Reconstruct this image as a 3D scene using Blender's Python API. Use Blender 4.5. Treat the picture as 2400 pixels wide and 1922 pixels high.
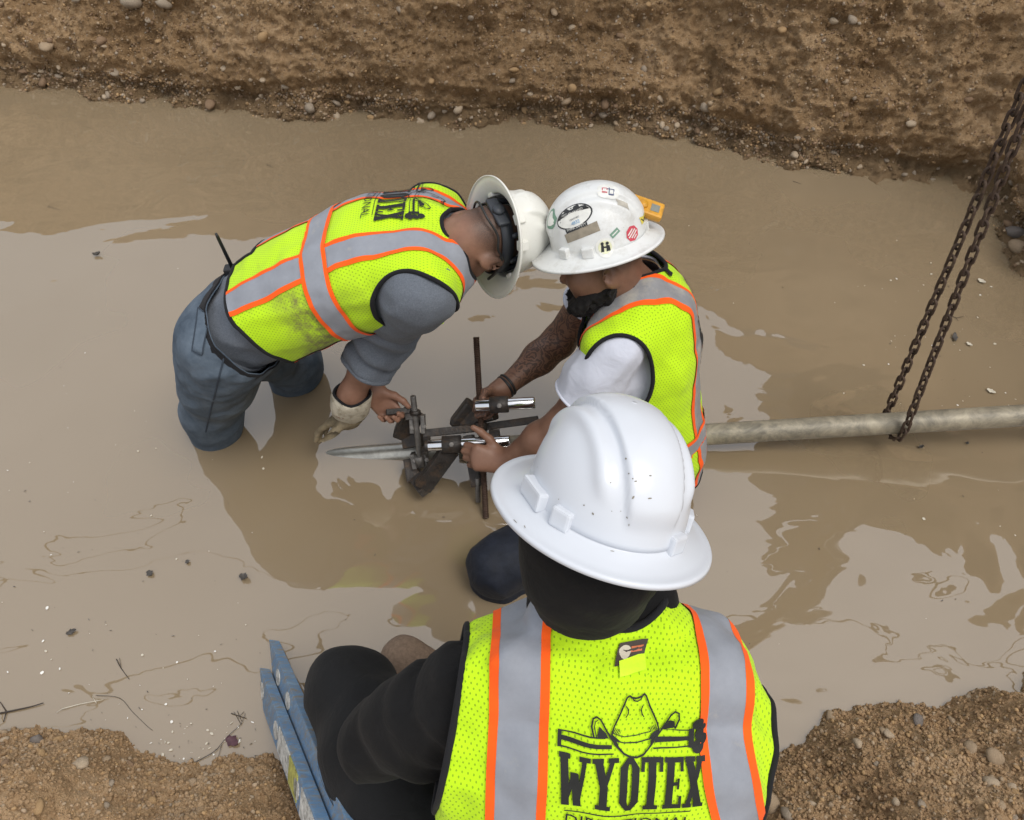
import bpy, bmesh, math, random
import numpy as np
from mathutils import Vector, Matrix
from mathutils.bvhtree import BVHTree
for _o in list(bpy.data.objects):
    bpy.data.objects.remove(_o)
R = math.radians
rng = np.random.default_rng(7)
random.seed(7)
SC = bpy.context.scene
COL = SC.collection

# ------------------------------------------------------------------ camera
H, PITCH, FPX = 2.25, 49.0, 1850.0
cam_d = bpy.data.cameras.new('camera')
cam_d.sensor_fit = 'HORIZONTAL'
cam_d.sensor_width = 36.0
cam_d.lens = 36.0 * FPX / 2400.0
cam_d.clip_start, cam_d.clip_end = 0.05, 400
cam = bpy.data.objects.new('camera', cam_d)
COL.objects.link(cam)
cam.location = (0, 0, H)
cam.rotation_euler = (R(90 - PITCH), 0, 0)
SC.camera = cam
# ------------------------------------------------------------------ sky, sun, exposure
SUN_EL, SUN_AZ = 62.0, 128.0       # azimuth clockwise from +Y
wd = bpy.data.worlds.new('World')
SC.world = wd
wd.use_nodes = True
wn, wl = wd.node_tree.nodes, wd.node_tree.links
wn.clear()
sky = wn.new('ShaderNodeTexSky')
sky.sky_type = 'NISHITA'
sky.sun_disc = False
sky.sun_elevation = R(SUN_EL)
sky.sun_rotation = R(SUN_AZ)
sky.air_density, sky.dust_density, sky.ozone_density = 1.0, 4.0, 1.0
hs = wn.new('ShaderNodeHueSaturation')
hs.inputs['Saturation'].default_value = 0.55
hs.inputs['Value'].default_value = 3.2
ga = wn.new('ShaderNodeGamma')          # an even overcast: the sky's own light, its contrast pressed flat
ga.inputs['Gamma'].default_value = 0.35
bg = wn.new('ShaderNodeBackground')
bg.inputs['Strength'].default_value = 0.15
wo = wn.new('ShaderNodeOutputWorld')
wl.new(sky.outputs[0], ga.inputs['Color'])
wl.new(ga.outputs[0], hs.inputs['Color'])
wl.new(hs.outputs[0], bg.inputs['Color'])
wl.new(bg.outputs[0], wo.inputs['Surface'])
sd = bpy.data.lights.new('sun', 'SUN')
sd.energy = 1.3
sd.angle = R(28)
sd.color = (1.0, 0.96, 0.9)
sun = bpy.data.objects.new('sun', sd)
COL.objects.link(sun)
sun.rotation_euler = Vector((math.sin(R(SUN_AZ)) * math.cos(R(SUN_EL)), math.cos(R(SUN_AZ)) * math.cos(R(SUN_EL)), math.sin(R(SUN_EL)))).to_track_quat('Z', 'Y').to_euler()
vs = SC.view_settings
vs.view_transform = 'Standard'
vs.look = 'None'
vs.exposure = 0.38
vs.gamma = 1.0
vs.use_curve_mapping = False
cy = SC.cycles
cy.use_denoising = True
cy.adaptive_threshold = 0.015
cy.max_bounces = 8
cy.diffuse_bounces = 3
cy.glossy_bounces = 4
cy.transparent_max_bounces = 24
cy.caustics_reflective = False
cy.caustics_refractive = False

# ------------------------------------------------------------------ helpers
CP, SP = math.cos(R(PITCH)), math.sin(R(PITCH))
CAM = np.array([0.0, 0.0, H])
def pray(u, v):
    """view direction through a point of the 2400 x 1922 photograph, unit depth"""
    c = (961.0 - v) / FPX
    return np.array([(u - 1200.0) / FPX, CP + SP * c, -SP + CP * c])
def W(u, v, z=None, D=None, y=None):
    d = pray(u, v)
    if D is None:
        D = (z - H) / d[2] if z is not None else y / d[1]
    return CAM + d * D
def V3(*a):
    return np.array(a, float)
def nrm(a):
    a = np.asarray(a, float)
    return a / (np.linalg.norm(a) + 1e-12)
def lerp(a, b, t):
    return np.asarray(a) * (1 - t) + np.asarray(b) * t
def sstep(a, b, x):
    t = np.clip((x - a) / (b - a), 0, 1)
    return t * t * (3 - 2 * t)

def _hash(ix, iy, iz, seed):
    n = (ix.astype(np.uint32) * np.uint32(374761393)) ^ (iy.astype(np.uint32) * np.uint32(668265263)) ^ (iz.astype(np.uint32) * np.uint32(2246822519)) ^ np.uint32((seed * 3266489917) & 0xffffffff)
    n = (n ^ (n >> np.uint32(13))) * np.uint32(1274126177)
    n = n ^ (n >> np.uint32(16))
    return (n & np.uint32(0xffff)).astype(np.float32) / 65535.0
def vnoise(P, freq, seed=0):
    P = np.asarray(P, np.float32) * freq + 100.0
    I = np.floor(P).astype(np.int64)
    f = P - I
    f = f * f * (3 - 2 * f)
    x, y, z = I[:, 0], I[:, 1], I[:, 2]
    fx, fy, fz = f[:, 0], f[:, 1], f[:, 2]
    h = lambda a, b, c: _hash(x + a, y + b, z + c, seed)
    c00 = h(0, 0, 0) * (1 - fx) + h(1, 0, 0) * fx
    c10 = h(0, 1, 0) * (1 - fx) + h(1, 1, 0) * fx
    c01 = h(0, 0, 1) * (1 - fx) + h(1, 0, 1) * fx
    c11 = h(0, 1, 1) * (1 - fx) + h(1, 1, 1) * fx
    return (c00 * (1 - fy) + c10 * fy) * (1 - fz) + (c01 * (1 - fy) + c11 * fy) * fz - 0.5
def fbm(P, freq, octs=4, seed=0, gain=0.5):
    s, a = 0, 1.0
    for i in range(octs):
        s = s + a * vnoise(P, freq * 2.03 ** i, seed + i)
        a *= gain
    return s
def ridged(P, freq, octs=3, seed=0):
    s, a = 0, 1.0
    for i in range(octs):
        s = s + a * (0.5 - 2 * np.abs(vnoise(P, freq * 2.1 ** i, seed + i)))
        a *= 0.5
    return s

ORG = {}
def empty(name, loc, label=None, cat=None, group=None):
    o = bpy.data.objects.new(name, None)
    COL.objects.link(o)
    o.location = loc
    o.empty_display_size = 0.1
    ORG[o] = np.array(loc, float)
    tag(o, label, cat, group)
    return o
def tag(o, label=None, cat=None, group=None, kind=None):
    if label: o['label'] = label
    if cat: o['category'] = cat
    if group: o['group'] = group
    if kind: o['kind'] = kind
    return o
def mk_mesh(name, V, F, mats, uv=None, attrs=None, smooth=True, midx=None):
    V = np.asarray(V, np.float32)
    me = bpy.data.meshes.new(name)
    if isinstance(F, np.ndarray):
        n, k = F.shape
        me.vertices.add(len(V))
        me.vertices.foreach_set('co', V.ravel())
        me.loops.add(n * k)
        me.loops.foreach_set('vertex_index', F.astype(np.int32).ravel())
        me.polygons.add(n)
        me.polygons.foreach_set('loop_start', np.arange(0, n * k, k, dtype=np.int32))
        me.update(calc_edges=True)
    else:
        me.from_pydata([tuple(map(float, v)) for v in V], [], [tuple(int(i) for i in f) for f in F])
    me.validate()
    if smooth:
        me.polygons.foreach_set('use_smooth', np.ones(len(me.polygons), bool))
    if not isinstance(mats, (list, tuple)):
        mats = [mats]
    for m in mats:
        me.materials.append(m)
    if midx is not None and len(me.polygons) == len(midx):
        me.polygons.foreach_set('material_index', np.asarray(midx, np.int32))
    if uv is not None:
        li = np.zeros(len(me.loops), np.int32)
        me.loops.foreach_get('vertex_index', li)
        l = me.uv_layers.new(name='UVMap')
        l.data.foreach_set('uv', (np.asarray(uv, np.float32) if len(uv) == len(li) and len(uv) != len(V) else np.asarray(uv, np.float32)[li]).ravel())
    for k_, a in (attrs or {}).items():
        at = me.attributes.new(k_, 'FLOAT', 'POINT')
        at.data.foreach_set('value', np.asarray(a, np.float32))
    me.update()
    return me
def add(name, V, F, mats, parent=None, solid=0.0, **kw):
    org = ORG.get(parent, np.zeros(3))
    me = mk_mesh(name, np.asarray(V, float) - org, F, mats, **kw)
    o = bpy.data.objects.new(name, me)
    COL.objects.link(o)
    ORG[o] = org
    if parent is not None:
        o.parent = parent
    if solid:
        m = o.modifiers.new('thickness', 'SOLIDIFY')
        m.thickness = solid
        m.offset = -1
    return o

class MB:
    """collects simple solids into one mesh"""
    def __init__(s):
        s.V, s.F = [], []
    def put(s, V, F):
        n = len(s.V)
        s.V += [tuple(map(float, v)) for v in V]
        s.F += [tuple(i + n for i in f) for f in F]
        return s
    def box(s, c, ax, half, bev=0.0):
        """ax: three unit axes; bev: chamfer"""
        c = np.array(c, float)
        ax = [np.array(a, float) for a in ax]
        bm = bmesh.new()
        bmesh.ops.create_cube(bm, size=2)
        for v in bm.verts:
            v.co = Vector((v.co.x * half[0], v.co.y * half[1], v.co.z * half[2]))
        if bev:
            bmesh.ops.bevel(bm, geom=list(bm.edges), offset=bev, segments=2, affect='EDGES', profile=0.6)
        bm.verts.index_update()
        V = [c + ax[0] * v.co.x + ax[1] * v.co.y + ax[2] * v.co.z for v in bm.verts]
        F = [[v.index for v in f.verts] for f in bm.faces]
        bm.free()
        return s.put(V, F)
    def tube(s, pts, rad, n=12, caps=True, closed=False):
        V, F = tube(pts, rad, n, caps, closed)
        return s.put(V, F)
    def build(s, name, mats, parent=None, smooth=False, **kw):
        o = add(name, np.array(s.V), s.F, mats, parent, smooth=smooth, **kw)
        return o
def tube(pts, rad, n=12, caps=True, closed=False):
    pts = np.array(pts, float)
    m = len(pts)
    rad = np.broadcast_to(np.asarray(rad, float), (m,))
    if closed:
        T = np.roll(pts, -1, 0) - np.roll(pts, 1, 0)
    else:
        T = np.gradient(pts, axis=0)
    T = T / (np.linalg.norm(T, axis=1)[:, None] + 1e-12)
    a = np.array([0, 0, 1.0]) if abs(T[0][2]) < 0.9 else np.array([1.0, 0, 0])
    N = nrm(np.cross(T[0], a))
    V, F = [], []
    for i in range(m):
        N = nrm(N - T[i] * np.dot(N, T[i]))
        B = np.cross(T[i], N)
        for k in range(n):
            th = 2 * math.pi * k / n
            V.append(pts[i] + rad[i] * (math.cos(th) * N + math.sin(th) * B))
    for i in range(m if closed else m - 1):
        j = (i + 1) % m
        for k in range(n):
            k2 = (k + 1) % n
            F.append((i * n + k, i * n + k2, j * n + k2, j * n + k))
    if caps and not closed:
        F.append(tuple(range(n - 1, -1, -1)))
        F.append(tuple((m - 1) * n + k for k in range(n)))
    return V, F
def resample(pts, step, closed=False):
    pts = np.array(pts, float)
    if closed:
        pts = np.vstack([pts, pts[:1]])
    L = np.r_[0, np.cumsum(np.linalg.norm(np.diff(pts, axis=0), axis=1))]
    n = max(4, int(L[-1] / step))
    q = np.linspace(0, L[-1], n + 1)
    if closed:
        q = q[:-1]
    return np.stack([np.interp(q, L, pts[:, k]) for k in range(3)], 1)
def catmull(P, per=8):
    P = [np.array(p, float) for p in P]
    Q = [2 * P[0] - P[1]] + P + [2 * P[-1] - P[-2]]
    out = []
    for i in range(1, len(Q) - 2):
        for k in range(per):
            t = k / per
            out.append(0.5 * (2 * Q[i] + (Q[i + 1] - Q[i - 1]) * t + (2 * Q[i - 1] - 5 * Q[i] + 4 * Q[i + 1] - Q[i + 2]) * t * t + (3 * Q[i] - Q[i - 1] - 3 * Q[i + 1] + Q[i + 2]) * t ** 3))
    out.append(P[-1])
    return np.array(out)

# ------------------------------------------------------------------ signed distance bodies
def rc(a, b, ra, rb):
    a, b = np.array(a, np.float32), np.array(b, np.float32)
    ab = b - a
    L2 = float(ab @ ab) + 1e-12
    def f(P):
        q = P - a
        t = np.clip((q @ ab) / L2, 0, 1)
        return np.linalg.norm(q - t[:, None] * ab, axis=1) - (ra + (rb - ra) * t)
    return f
def ell(c, ax, rad):
    c = np.array(c, np.float32)
    M = np.array([nrm(a) for a in ax], np.float32)
    r = np.array(rad, np.float32)
    def f(P):
        q = ((P - c) @ M.T) / r
        k = np.linalg.norm(q, axis=1)
        k2 = np.linalg.norm(q / r, axis=1) + 1e-9
        return k * (k - 1) / k2
    return f
def smin(a, b, k):
    h = np.maximum(k - np.abs(a - b), 0) / k
    return np.minimum(a, b) - h * h * k * 0.25
def union(fs, k):
    def f(P):
        d = fs[0](P)
        for g in fs[1:]:
            d = smin(d, g(P), k)
        return d
    return f
class Sweep:
    """elliptic sections swept along a spine; left = the person's left"""
    def __init__(s, pts, lefts, wx, wy, n=2.4):
        s.p = np.array(pts, np.float32)
        s.l = np.array([nrm(a) for a in lefts], np.float32)
        s.wx, s.wy, s.n = np.array(wx, float), np.array(wy, float), n
        s.L = np.r_[0, np.cumsum(np.linalg.norm(np.diff(s.p, axis=0), axis=1))]
    def coords(s, P):
        P = np.asarray(P, np.float32)
        N = len(P)
        best = np.full(N, 1e9, np.float32)
        out = [np.zeros(N, np.float32) for _ in range(4)]
        m = len(s.p) - 1
        for i in range(m):
            a, b = s.p[i], s.p[i + 1]
            ab = b - a
            T = nrm(ab)
            tr = ((P - a) @ ab) / float(ab @ ab)
            t = np.clip(tr, 0, 1)
            q = P - a - t[:, None] * ab
            l = s.l[i] + (s.l[i + 1] - s.l[i]) * t[:, None]
            l = l - (l @ T)[:, None] * T
            l /= np.linalg.norm(l, axis=1)[:, None]
            bk = np.cross(np.broadcast_to(T, l.shape), l)      # back = up x left
            x, y, z = (q * l).sum(1), (q * bk).sum(1), q @ T
            wx = s.wx[i] + (s.wx[i + 1] - s.wx[i]) * t
            wy = s.wy[i] + (s.wy[i + 1] - s.wy[i]) * t
            wm = np.minimum(wx, wy)
            d = ((np.abs(x) / wx) ** s.n + (np.abs(y) / wy) ** s.n + (np.abs(z) / wm) ** s.n + 1e-9) ** (1 / s.n)
            d = (d - 1) * wm
            k = d < best
            best[k] = d[k]
            for o, v in zip(out, (s.L[i] + (s.L[i + 1] - s.L[i]) * tr if m == 1 else s.L[i] + (s.L[i + 1] - s.L[i]) * (t if 0 < i < m - 1 else (np.minimum(tr, 1) if i == 0 else np.maximum(tr, 0))), x, y, np.arctan2(x, y))):
                o[k] = v[k]
        return best, out[0], out[1], out[2], out[3]
    def __call__(s, P):
        return s.coords(P)[0]
    def at(s, L):
        return np.array([np.interp(L, s.L, s.p[:, k]) for k in range(3)])

def creases(P, freq, amp, d, seed, stretch=0.25, octs=2):
    d = nrm(d).astype(np.float32)
    Q = P - (1 - stretch) * (P @ d)[:, None] * d
    return -amp * (ridged(Q + 0.03 * vnoise(P, freq * 0.5, seed + 9)[:, None], freq, octs, seed) - 0.2)
def surf_strip(bvh, px, w, off, mb, step=6.0):
    """a ribbon of width w along the points of a surface seen at photo pixels px"""
    q = []
    for (a, b), (c, d) in zip(px[:-1], px[1:]):
        n = max(1, int(math.hypot(c - a, d - b) / step))
        q += [(a + (c - a) * k / n, b + (d - b) * k / n) for k in range(n)]
    q.append(px[-1])
    H_ = [bvh.ray_cast(Vector(CAM), Vector(nrm(pray(*p)))) for p in q]
    H_ = [(np.array(h[0]), np.array(h[1])) for h in H_ if h[0] is not None]
    if len(H_) < 2:
        return mb
    P = np.array([h[0] for h in H_])
    T_ = np.gradient(P, axis=0)
    V, F = [], []
    for p, (_, n), t in zip(P, H_, T_):
        n = n if n @ (CAM - p) > 0 else -n
        e = nrm(np.cross(n, t)) * w / 2
        V += [p + n * off - e, p + n * (off + w * .3), p + n * off + e]
    F = [f for i in range(len(P) - 1) for f in ((i * 3, i * 3 + 1, i * 3 + 4, i * 3 + 3), (i * 3 + 1, i * 3 + 2, i * 3 + 5, i * 3 + 4))]
    return mb.put(V, F)
def surf_patch(bvh, q, off, mb, n=8):
    """a cloth patch over the quad of photo pixels q, lying on the surface"""
    V = []
    for j in range(n + 1):
        for i in range(n + 1):
            a = lerp(lerp(q[0], q[1], i / n), lerp(q[3], q[2], i / n), j / n)
            h = bvh.ray_cast(Vector(CAM), Vector(nrm(pray(*a))))
            p = np.array(h[0]) if h[0] is not None else V[-1]
            nn = np.array(h[1]) if h[0] is not None else V3(0, 0, 0)
            nn = nn if nn @ (CAM - p) > 0 else -nn
            V.append(p + nn * off)
    return mb.put(V, [(j * (n + 1) + i, j * (n + 1) + i + 1, (j + 1) * (n + 1) + i + 1, (j + 1) * (n + 1) + i) for j in range(n) for i in range(n)])
def project(P):
    q = np.asarray(P) - CAM
    dep = q[:, 1] * CP - q[:, 2] * SP
    return 1200 + FPX * q[:, 0] / dep, 961 - FPX * (q[:, 1] * SP + q[:, 2] * CP) / dep
def iso(f, lo, hi, h, margin=3.0):
    lo, hi = np.array(lo, float), np.array(hi, float)
    B = 4
    nb = np.ceil((hi - lo) / (h * B)).astype(int)
    n = nb * B + 1
    g = [lo[k] + (np.arange(nb[k]) + 0.5) * h * B for k in range(3)]
    C = np.stack(np.meshgrid(*g, indexing='ij'), -1).reshape(-1, 3).astype(np.float32)
    cv = f(C).reshape(nb)
    act = np.abs(cv) < h * 3.47 * margin
    V = np.repeat(np.repeat(np.repeat(cv, B, 0), B, 1), B, 2)
    V = np.pad(V, ((0, 1), (0, 1), (0, 1)), mode='edge').astype(np.float32)
    m = np.repeat(np.repeat(np.repeat(act, B, 0), B, 1), B, 2)
    m = np.pad(m, ((0, 1), (0, 1), (0, 1)), mode='edge')
    for ax in range(3):
        m2 = np.roll(m, 1, ax)
        m = m | m2
    I = np.nonzero(m)
    P = np.stack([lo[k] + I[k] * h for k in range(3)], 1).astype(np.float32)
    V[I] = f(P)
    return snets(V, lo, h)
def snets(V, lo, h):
    S = V < 0
    c = [S[i:S.shape[0] - 1 + i, j:S.shape[1] - 1 + j, k:S.shape[2] - 1 + k] for i in (0, 1) for j in (0, 1) for k in (0, 1)]
    an, al = c[0].copy(), c[0].copy()
    for q in c[1:]:
        an |= q
        al &= q
    mix = an & ~al
    I = np.stack(np.nonzero(mix), 1)
    idx = np.full(mix.shape, -1, np.int64)
    idx[mix] = np.arange(len(I))
    acc, cnt = np.zeros((len(I), 3)), np.zeros(len(I))
    co = [(i, j, k) for i in (0, 1) for j in (0, 1) for k in (0, 1)]
    for a in co:
        for ax in range(3):
            if a[ax] == 0:
                b = list(a)
                b[ax] = 1
                va = V[I[:, 0] + a[0], I[:, 1] + a[1], I[:, 2] + a[2]]
                vb = V[I[:, 0] + b[0], I[:, 1] + b[1], I[:, 2] + b[2]]
                m = (va < 0) != (vb < 0)
                t = np.where(m, va / np.where(m, va - vb, 1), 0)
                p = np.array(a, float)[None] + t[:, None] * (np.array(b) - np.array(a))[None]
                acc[m] += p[m]
                cnt[m] += 1
    P = lo + (I + acc / np.maximum(cnt, 1)[:, None]) * h
    Q = []
    for ax in range(3):
        sl0, sl1 = [slice(None)] * 3, [slice(None)] * 3
        sl0[ax], sl1[ax] = slice(0, -1), slice(1, None)
        d = S[tuple(sl0)] != S[tuple(sl1)]
        E = np.stack(np.nonzero(d), 1)
        o1, o2 = (ax + 1) % 3, (ax + 2) % 3
        ok = (E[:, o1] > 0) & (E[:, o2] > 0) & (E[:, o1] < mix.shape[o1]) & (E[:, o2] < mix.shape[o2])
        E = E[ok]
        def cell(a, b):
            e = E.copy()
            e[:, o1] -= a
            e[:, o2] -= b
            return idx[e[:, 0], e[:, 1], e[:, 2]]
        q = np.stack([cell(1, 1), cell(0, 1), cell(0, 0), cell(1, 0)], 1)
        ins = S[E[:, 0], E[:, 1], E[:, 2]]
        q[~ins] = q[~ins][:, ::-1]
        Q.append(q[(q >= 0).all(1)])
    return P, np.vstack(Q)
def tris(F):
    return np.vstack([F[:, [0, 1, 2]], F[:, [0, 2, 3]]]) if F.shape[1] == 4 else F
def clip(A, T, f):
    """keep the part of a triangle mesh where f > 0; A = vertex rows (xyz + anything)"""
    f = np.where(np.abs(f) < 1e-7, 1e-7, f)
    ins = f[T] > 0
    k = ins.sum(1)
    out = [T[k == 3]]
    newv, nbase = [], len(A)
    def cut(i, j):
        t = f[i] / (f[i] - f[j])
        newv.append(A[i] * (1 - t)[:, None] + A[j] * t[:, None])
    S = T[(k == 1) | (k == 2)]
    if len(S):
        e = np.vstack([S[:, [0, 1]], S[:, [1, 2]], S[:, [2, 0]]])
        e = np.sort(e, 1)
        x = (f[e[:, 0]] > 0) != (f[e[:, 1]] > 0)
        ue = np.unique(e[x], axis=0)
        key = {(int(a), int(b)): nbase + n for n, (a, b) in enumerate(ue)}
        cut(ue[:, 0], ue[:, 1])
        ex = lambda a, b: key[(int(min(a, b)), int(max(a, b)))]
        res = []
        for t in S:
            p = [f[i] > 0 for i in t]
            if sum(p) == 1:
                q = p.index(True)
                a, b, c = t[q], t[(q + 1) % 3], t[(q + 2) % 3]
                res.append((a, ex(a, b), ex(a, c)))
            else:
                q = p.index(False)
                a, b, c = t[q], t[(q + 1) % 3], t[(q + 2) % 3]
                ab, ac = ex(a, b), ex(a, c)
                res += [(ab, b, c), (ab, c, ac)]
        out.append(np.array(res, np.int64))
        A = np.vstack([A] + newv)
    T = np.vstack(out)
    used, inv = np.unique(T, return_inverse=True)
    return A[used], inv.reshape(T.shape)
def vnormals(V, T):
    n = np.cross(V[T[:, 1]] - V[T[:, 0]], V[T[:, 2]] - V[T[:, 0]])
    N = np.zeros_like(V)
    for k in range(3):
        np.add.at(N, T[:, k], n)
    return N / (np.linalg.norm(N, axis=1)[:, None] + 1e-12)
def borders(T):
    e = np.vstack([T[:, [0, 1]], T[:, [1, 2]], T[:, [2, 0]]])
    s = np.sort(e, 1)
    u, inv, c = np.unique(s, axis=0, return_inverse=True, return_counts=True)
    b = e[c[inv.ravel()] == 1]
    nxt = {}
    for a, q in b:
        nxt.setdefault(int(a), []).append(int(q))
    loops = []
    while nxt:
        s0 = next(iter(nxt))
        lp, cur = [s0], s0
        while cur in nxt:
            n = nxt[cur].pop()
            if not nxt[cur]:
                del nxt[cur]
            if n == s0:
                break
            lp.append(n)
            cur = n
        loops.append(lp)
    return loops
class Trims(list):
    def build(s, name, mats, parent=None, smooth=True):
        return [m.build(name, mats, parent, smooth=smooth) for m in s]
def trim_tubes(V, T, rad, minlen=0.2, step=0.012, n=7, smooth=6, most=9):
    out = Trims()
    for lp in sorted(borders(T), key=len, reverse=True)[:most]:
        p = V[lp]
        if np.linalg.norm(np.diff(np.vstack([p, p[:1]]), axis=0), axis=1).sum() < minlen:
            continue
        for _ in range(smooth):
            p = 0.5 * p + 0.25 * (np.roll(p, 1, 0) + np.roll(p, -1, 0))
        out.append(MB().tube(resample(p, step, True), rad, n, closed=True))
    return out
def grow(V, F, amt, extra=None):
    N = vnormals(V[:, :3], tris(F) if F.shape[1] == 4 else F)
    W_ = V.copy()
    W_[:, :3] += N * amt
    return W_

def bvh_of(V, F):
    return BVHTree.FromPolygons([tuple(map(float, v[:3])) for v in V], [tuple(int(i) for i in f) for f in F])
class Decal:
    """lays flat 2-D shapes (metres) on a surface around the point seen at photo pixel (u, v)"""
    def __init__(s, bvh, uv=None, up=(0, 0, 1), p=None, n=None, roll=0.0, ndir=None):
        s.b = bvh
        if uv is not None:
            hit = bvh.ray_cast(Vector(CAM), Vector(nrm(pray(*uv))))
            if hit[0] is None:
                best = min((bvh.find_nearest(Vector(CAM + pray(*uv) * q)) for q in np.linspace(0.8, 3.2, 60)), key=lambda h: h[3])
                hit = best
            p, n = np.array(hit[0]), np.array(hit[1])
            if n @ pray(*uv) > 0:
                n = -n
        s.p, s.n = np.array(p, float), nrm(n if ndir is None else ndir)
        up = np.array(up, float)
        s.y = nrm(up - s.n * (up @ s.n))
        s.x = np.cross(s.y, s.n)
        c, q = math.cos(roll), math.sin(roll)
        s.x, s.y = c * s.x + q * s.y, -q * s.x + c * s.y
    def put(s, pts, off=0.002, reach=0.12):
        out = []
        for a in pts:
            o = s.p + s.x * a[0] + s.y * a[1]
            h = s.b.ray_cast(Vector(o + s.n * reach), Vector(-s.n), reach * 2.5)
            if h[0] is None:
                h = s.b.find_nearest(Vector(o))
            n = np.array(h[1])
            if n @ s.n < 0:
                n = -n
            out.append(np.array(h[0]) + n * off)
        return out
    def quads(s, Q, mb, off=0.002, step=0.012):
        for q in Q:
            q = [np.array(a, float) for a in q]
            nu = max(1, int(np.ceil(max(np.linalg.norm(q[1] - q[0]), np.linalg.norm(q[2] - q[3])) / step)))
            nv = max(1, int(np.ceil(max(np.linalg.norm(q[3] - q[0]), np.linalg.norm(q[2] - q[1])) / step)))
            g = [lerp(lerp(q[0], q[1], i / nu), lerp(q[3], q[2], i / nu), j / nv) for j in range(nv + 1) for i in range(nu + 1)]
            w = nu + 1
            mb.put(s.put(g, off), [(j * w + i, j * w + i + 1, (j + 1) * w + i + 1, (j + 1) * w + i) for j in range(nv) for i in range(nu)])
        return mb
    def fan(s, P, mb, off=0.002, rings=4):
        P = [np.array(p, float) for p in P]
        c = sum(P) / len(P)
        g = [c] + [lerp(c, p, (r + 1) / rings) for r in range(rings) for p in P]
        n = len(P)
        F = [(0, 1 + i, 1 + (i + 1) % n) for i in range(n)]
        for r in range(rings - 1):
            F += [(1 + r * n + i, 1 + (r + 1) * n + i, 1 + (r + 1) * n + (i + 1) % n, 1 + r * n + (i + 1) % n) for i in range(n)]
        return mb.put(s.put(g, off), F)
    def line(s, pts, w, mb, off=0.002, closed=False, step=0.012):
        pts = [np.array(p, float) for p in pts]
        if closed:
            pts = pts + [pts[0]]
        for a, b in zip(pts[:-1], pts[1:]):
            d = b - a
            L = np.linalg.norm(d)
            if L < 1e-6:
                continue
            d = d / L
            e = np.array([-d[1], d[0]]) * w / 2
            s.quads([(a - d * w * 0.2 - e, b + d * w * 0.2 - e, b + d * w * 0.2 + e, a - d * w * 0.2 + e)], mb, off, step)
        return mb
    def text(s, body, size, mb, at=(0, 0), off=0.002, sx=1.0):
        cu = bpy.data.curves.new('t', 'FONT')
        cu.body = body
        cu.size = size
        cu.align_x, cu.align_y = 'CENTER', 'CENTER'
        cu.resolution_u = 2
        o = bpy.data.objects.new('t', cu)
        COL.objects.link(o)
        bpy.context.view_layer.update()
        me = o.to_mesh()
        V = [(v.co.x * sx + at[0], v.co.y + at[1]) for v in me.vertices]
        F = [tuple(p.vertices) for p in me.polygons]
        o.to_mesh_clear()
        bpy.data.objects.remove(o)
        bpy.data.curves.remove(cu)
        return mb.put(s.put(V, off), F)

# ------------------------------------------------------------------ materials
def srgb(r, g, b):
    f = lambda c: (c / 255 / 12.92) if c / 255 <= 0.04045 else ((c / 255 + 0.055) / 1.055) ** 2.4
    return (f(r), f(g), f(b), 1)
class NT:
    def __init__(s, name):
        s.m = bpy.data.materials.new(name)
        s.m.use_nodes = True
        s.t = s.m.node_tree
        s.n, s.l = s.t.nodes, s.t.links
        s.b = s.n['Principled BSDF']
        s.out = s.n['Material Output']
        s.co = s.n.new('ShaderNodeTexCoord')
    def new(s, ty, **kw):
        x = s.n.new('ShaderNode' + ty)
        for k, v in kw.items():
            if hasattr(x, k):
                setattr(x, k, v)
            else:
                x.inputs[k.replace('_', ' ')].default_value = v
        return x
    def link(s, a, b):
        s.l.new(a, b)
    def noise(s, scale, detail=4, rough=0.6, vec=None, dist=0.0):
        x = s.new('TexNoise', Scale=scale, Detail=detail, Roughness=rough, Distortion=dist)
        s.link(vec or s.co.outputs['Object'], x.inputs['Vector'])
        return x.outputs['Fac']
    def math(s, op, a, b=None, c=None, clamp=False):
        x = s.new('Math', operation=op)
        x.use_clamp = clamp
        for i, v in enumerate((a, b, c)):
            if v is None: continue
            if isinstance(v, (int, float)): x.inputs[i].default_value = v
            else: s.link(v, x.inputs[i])
        return x.outputs[0]
    def ramp(s, fac, stops):
        x = s.new('ValToRGB')
        e = x.color_ramp.elements
        while len(e) < len(stops): e.new(0.5)
        for q, (p, c) in zip(e, stops):
            q.position = p
            q.color = c if len(c) == 4 else (*c, 1)
        s.link(fac, x.inputs[0])
        return x.outputs[0]
    def mix(s, fac, a, b, mode='MIX'):
        x = s.new('MixRGB', blend_type=mode)
        for i, v in enumerate((fac, a, b)):
            if isinstance(v, (int, float)): x.inputs[i].default_value = v
            elif isinstance(v, tuple): x.inputs[i].default_value = v if len(v) == 4 else (*v, 1)
            else: s.link(v, x.inputs[i])
        return x.outputs[0]
    def attr(s, name):
        x = s.new('Attribute')
        x.attribute_name = name
        return x.outputs['Fac']
    def color(s, c):
        if isinstance(c, tuple): s.b.inputs['Base Color'].default_value = c if len(c) == 4 else (*c, 1)
        else: s.link(c, s.b.inputs['Base Color'])
    def bump(s, h, strength=0.3, dist=0.01):
        x = s.new('Bump', Strength=strength, Distance=dist)
        s.link(h, x.inputs['Height'])
        if s.b.inputs['Normal'].is_linked:
            s.link(s.b.inputs['Normal'].links[0].from_socket, x.inputs['Normal'])
        s.link(x.outputs[0], s.b.inputs['Normal'])
    def set(s, **kw):
        for k, v in kw.items():
            k = k.replace('_', ' ')
            if isinstance(v, (int, float, tuple)): s.b.inputs[k].default_value = v
            else: s.link(v, s.b.inputs[k])
        return s
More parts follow.
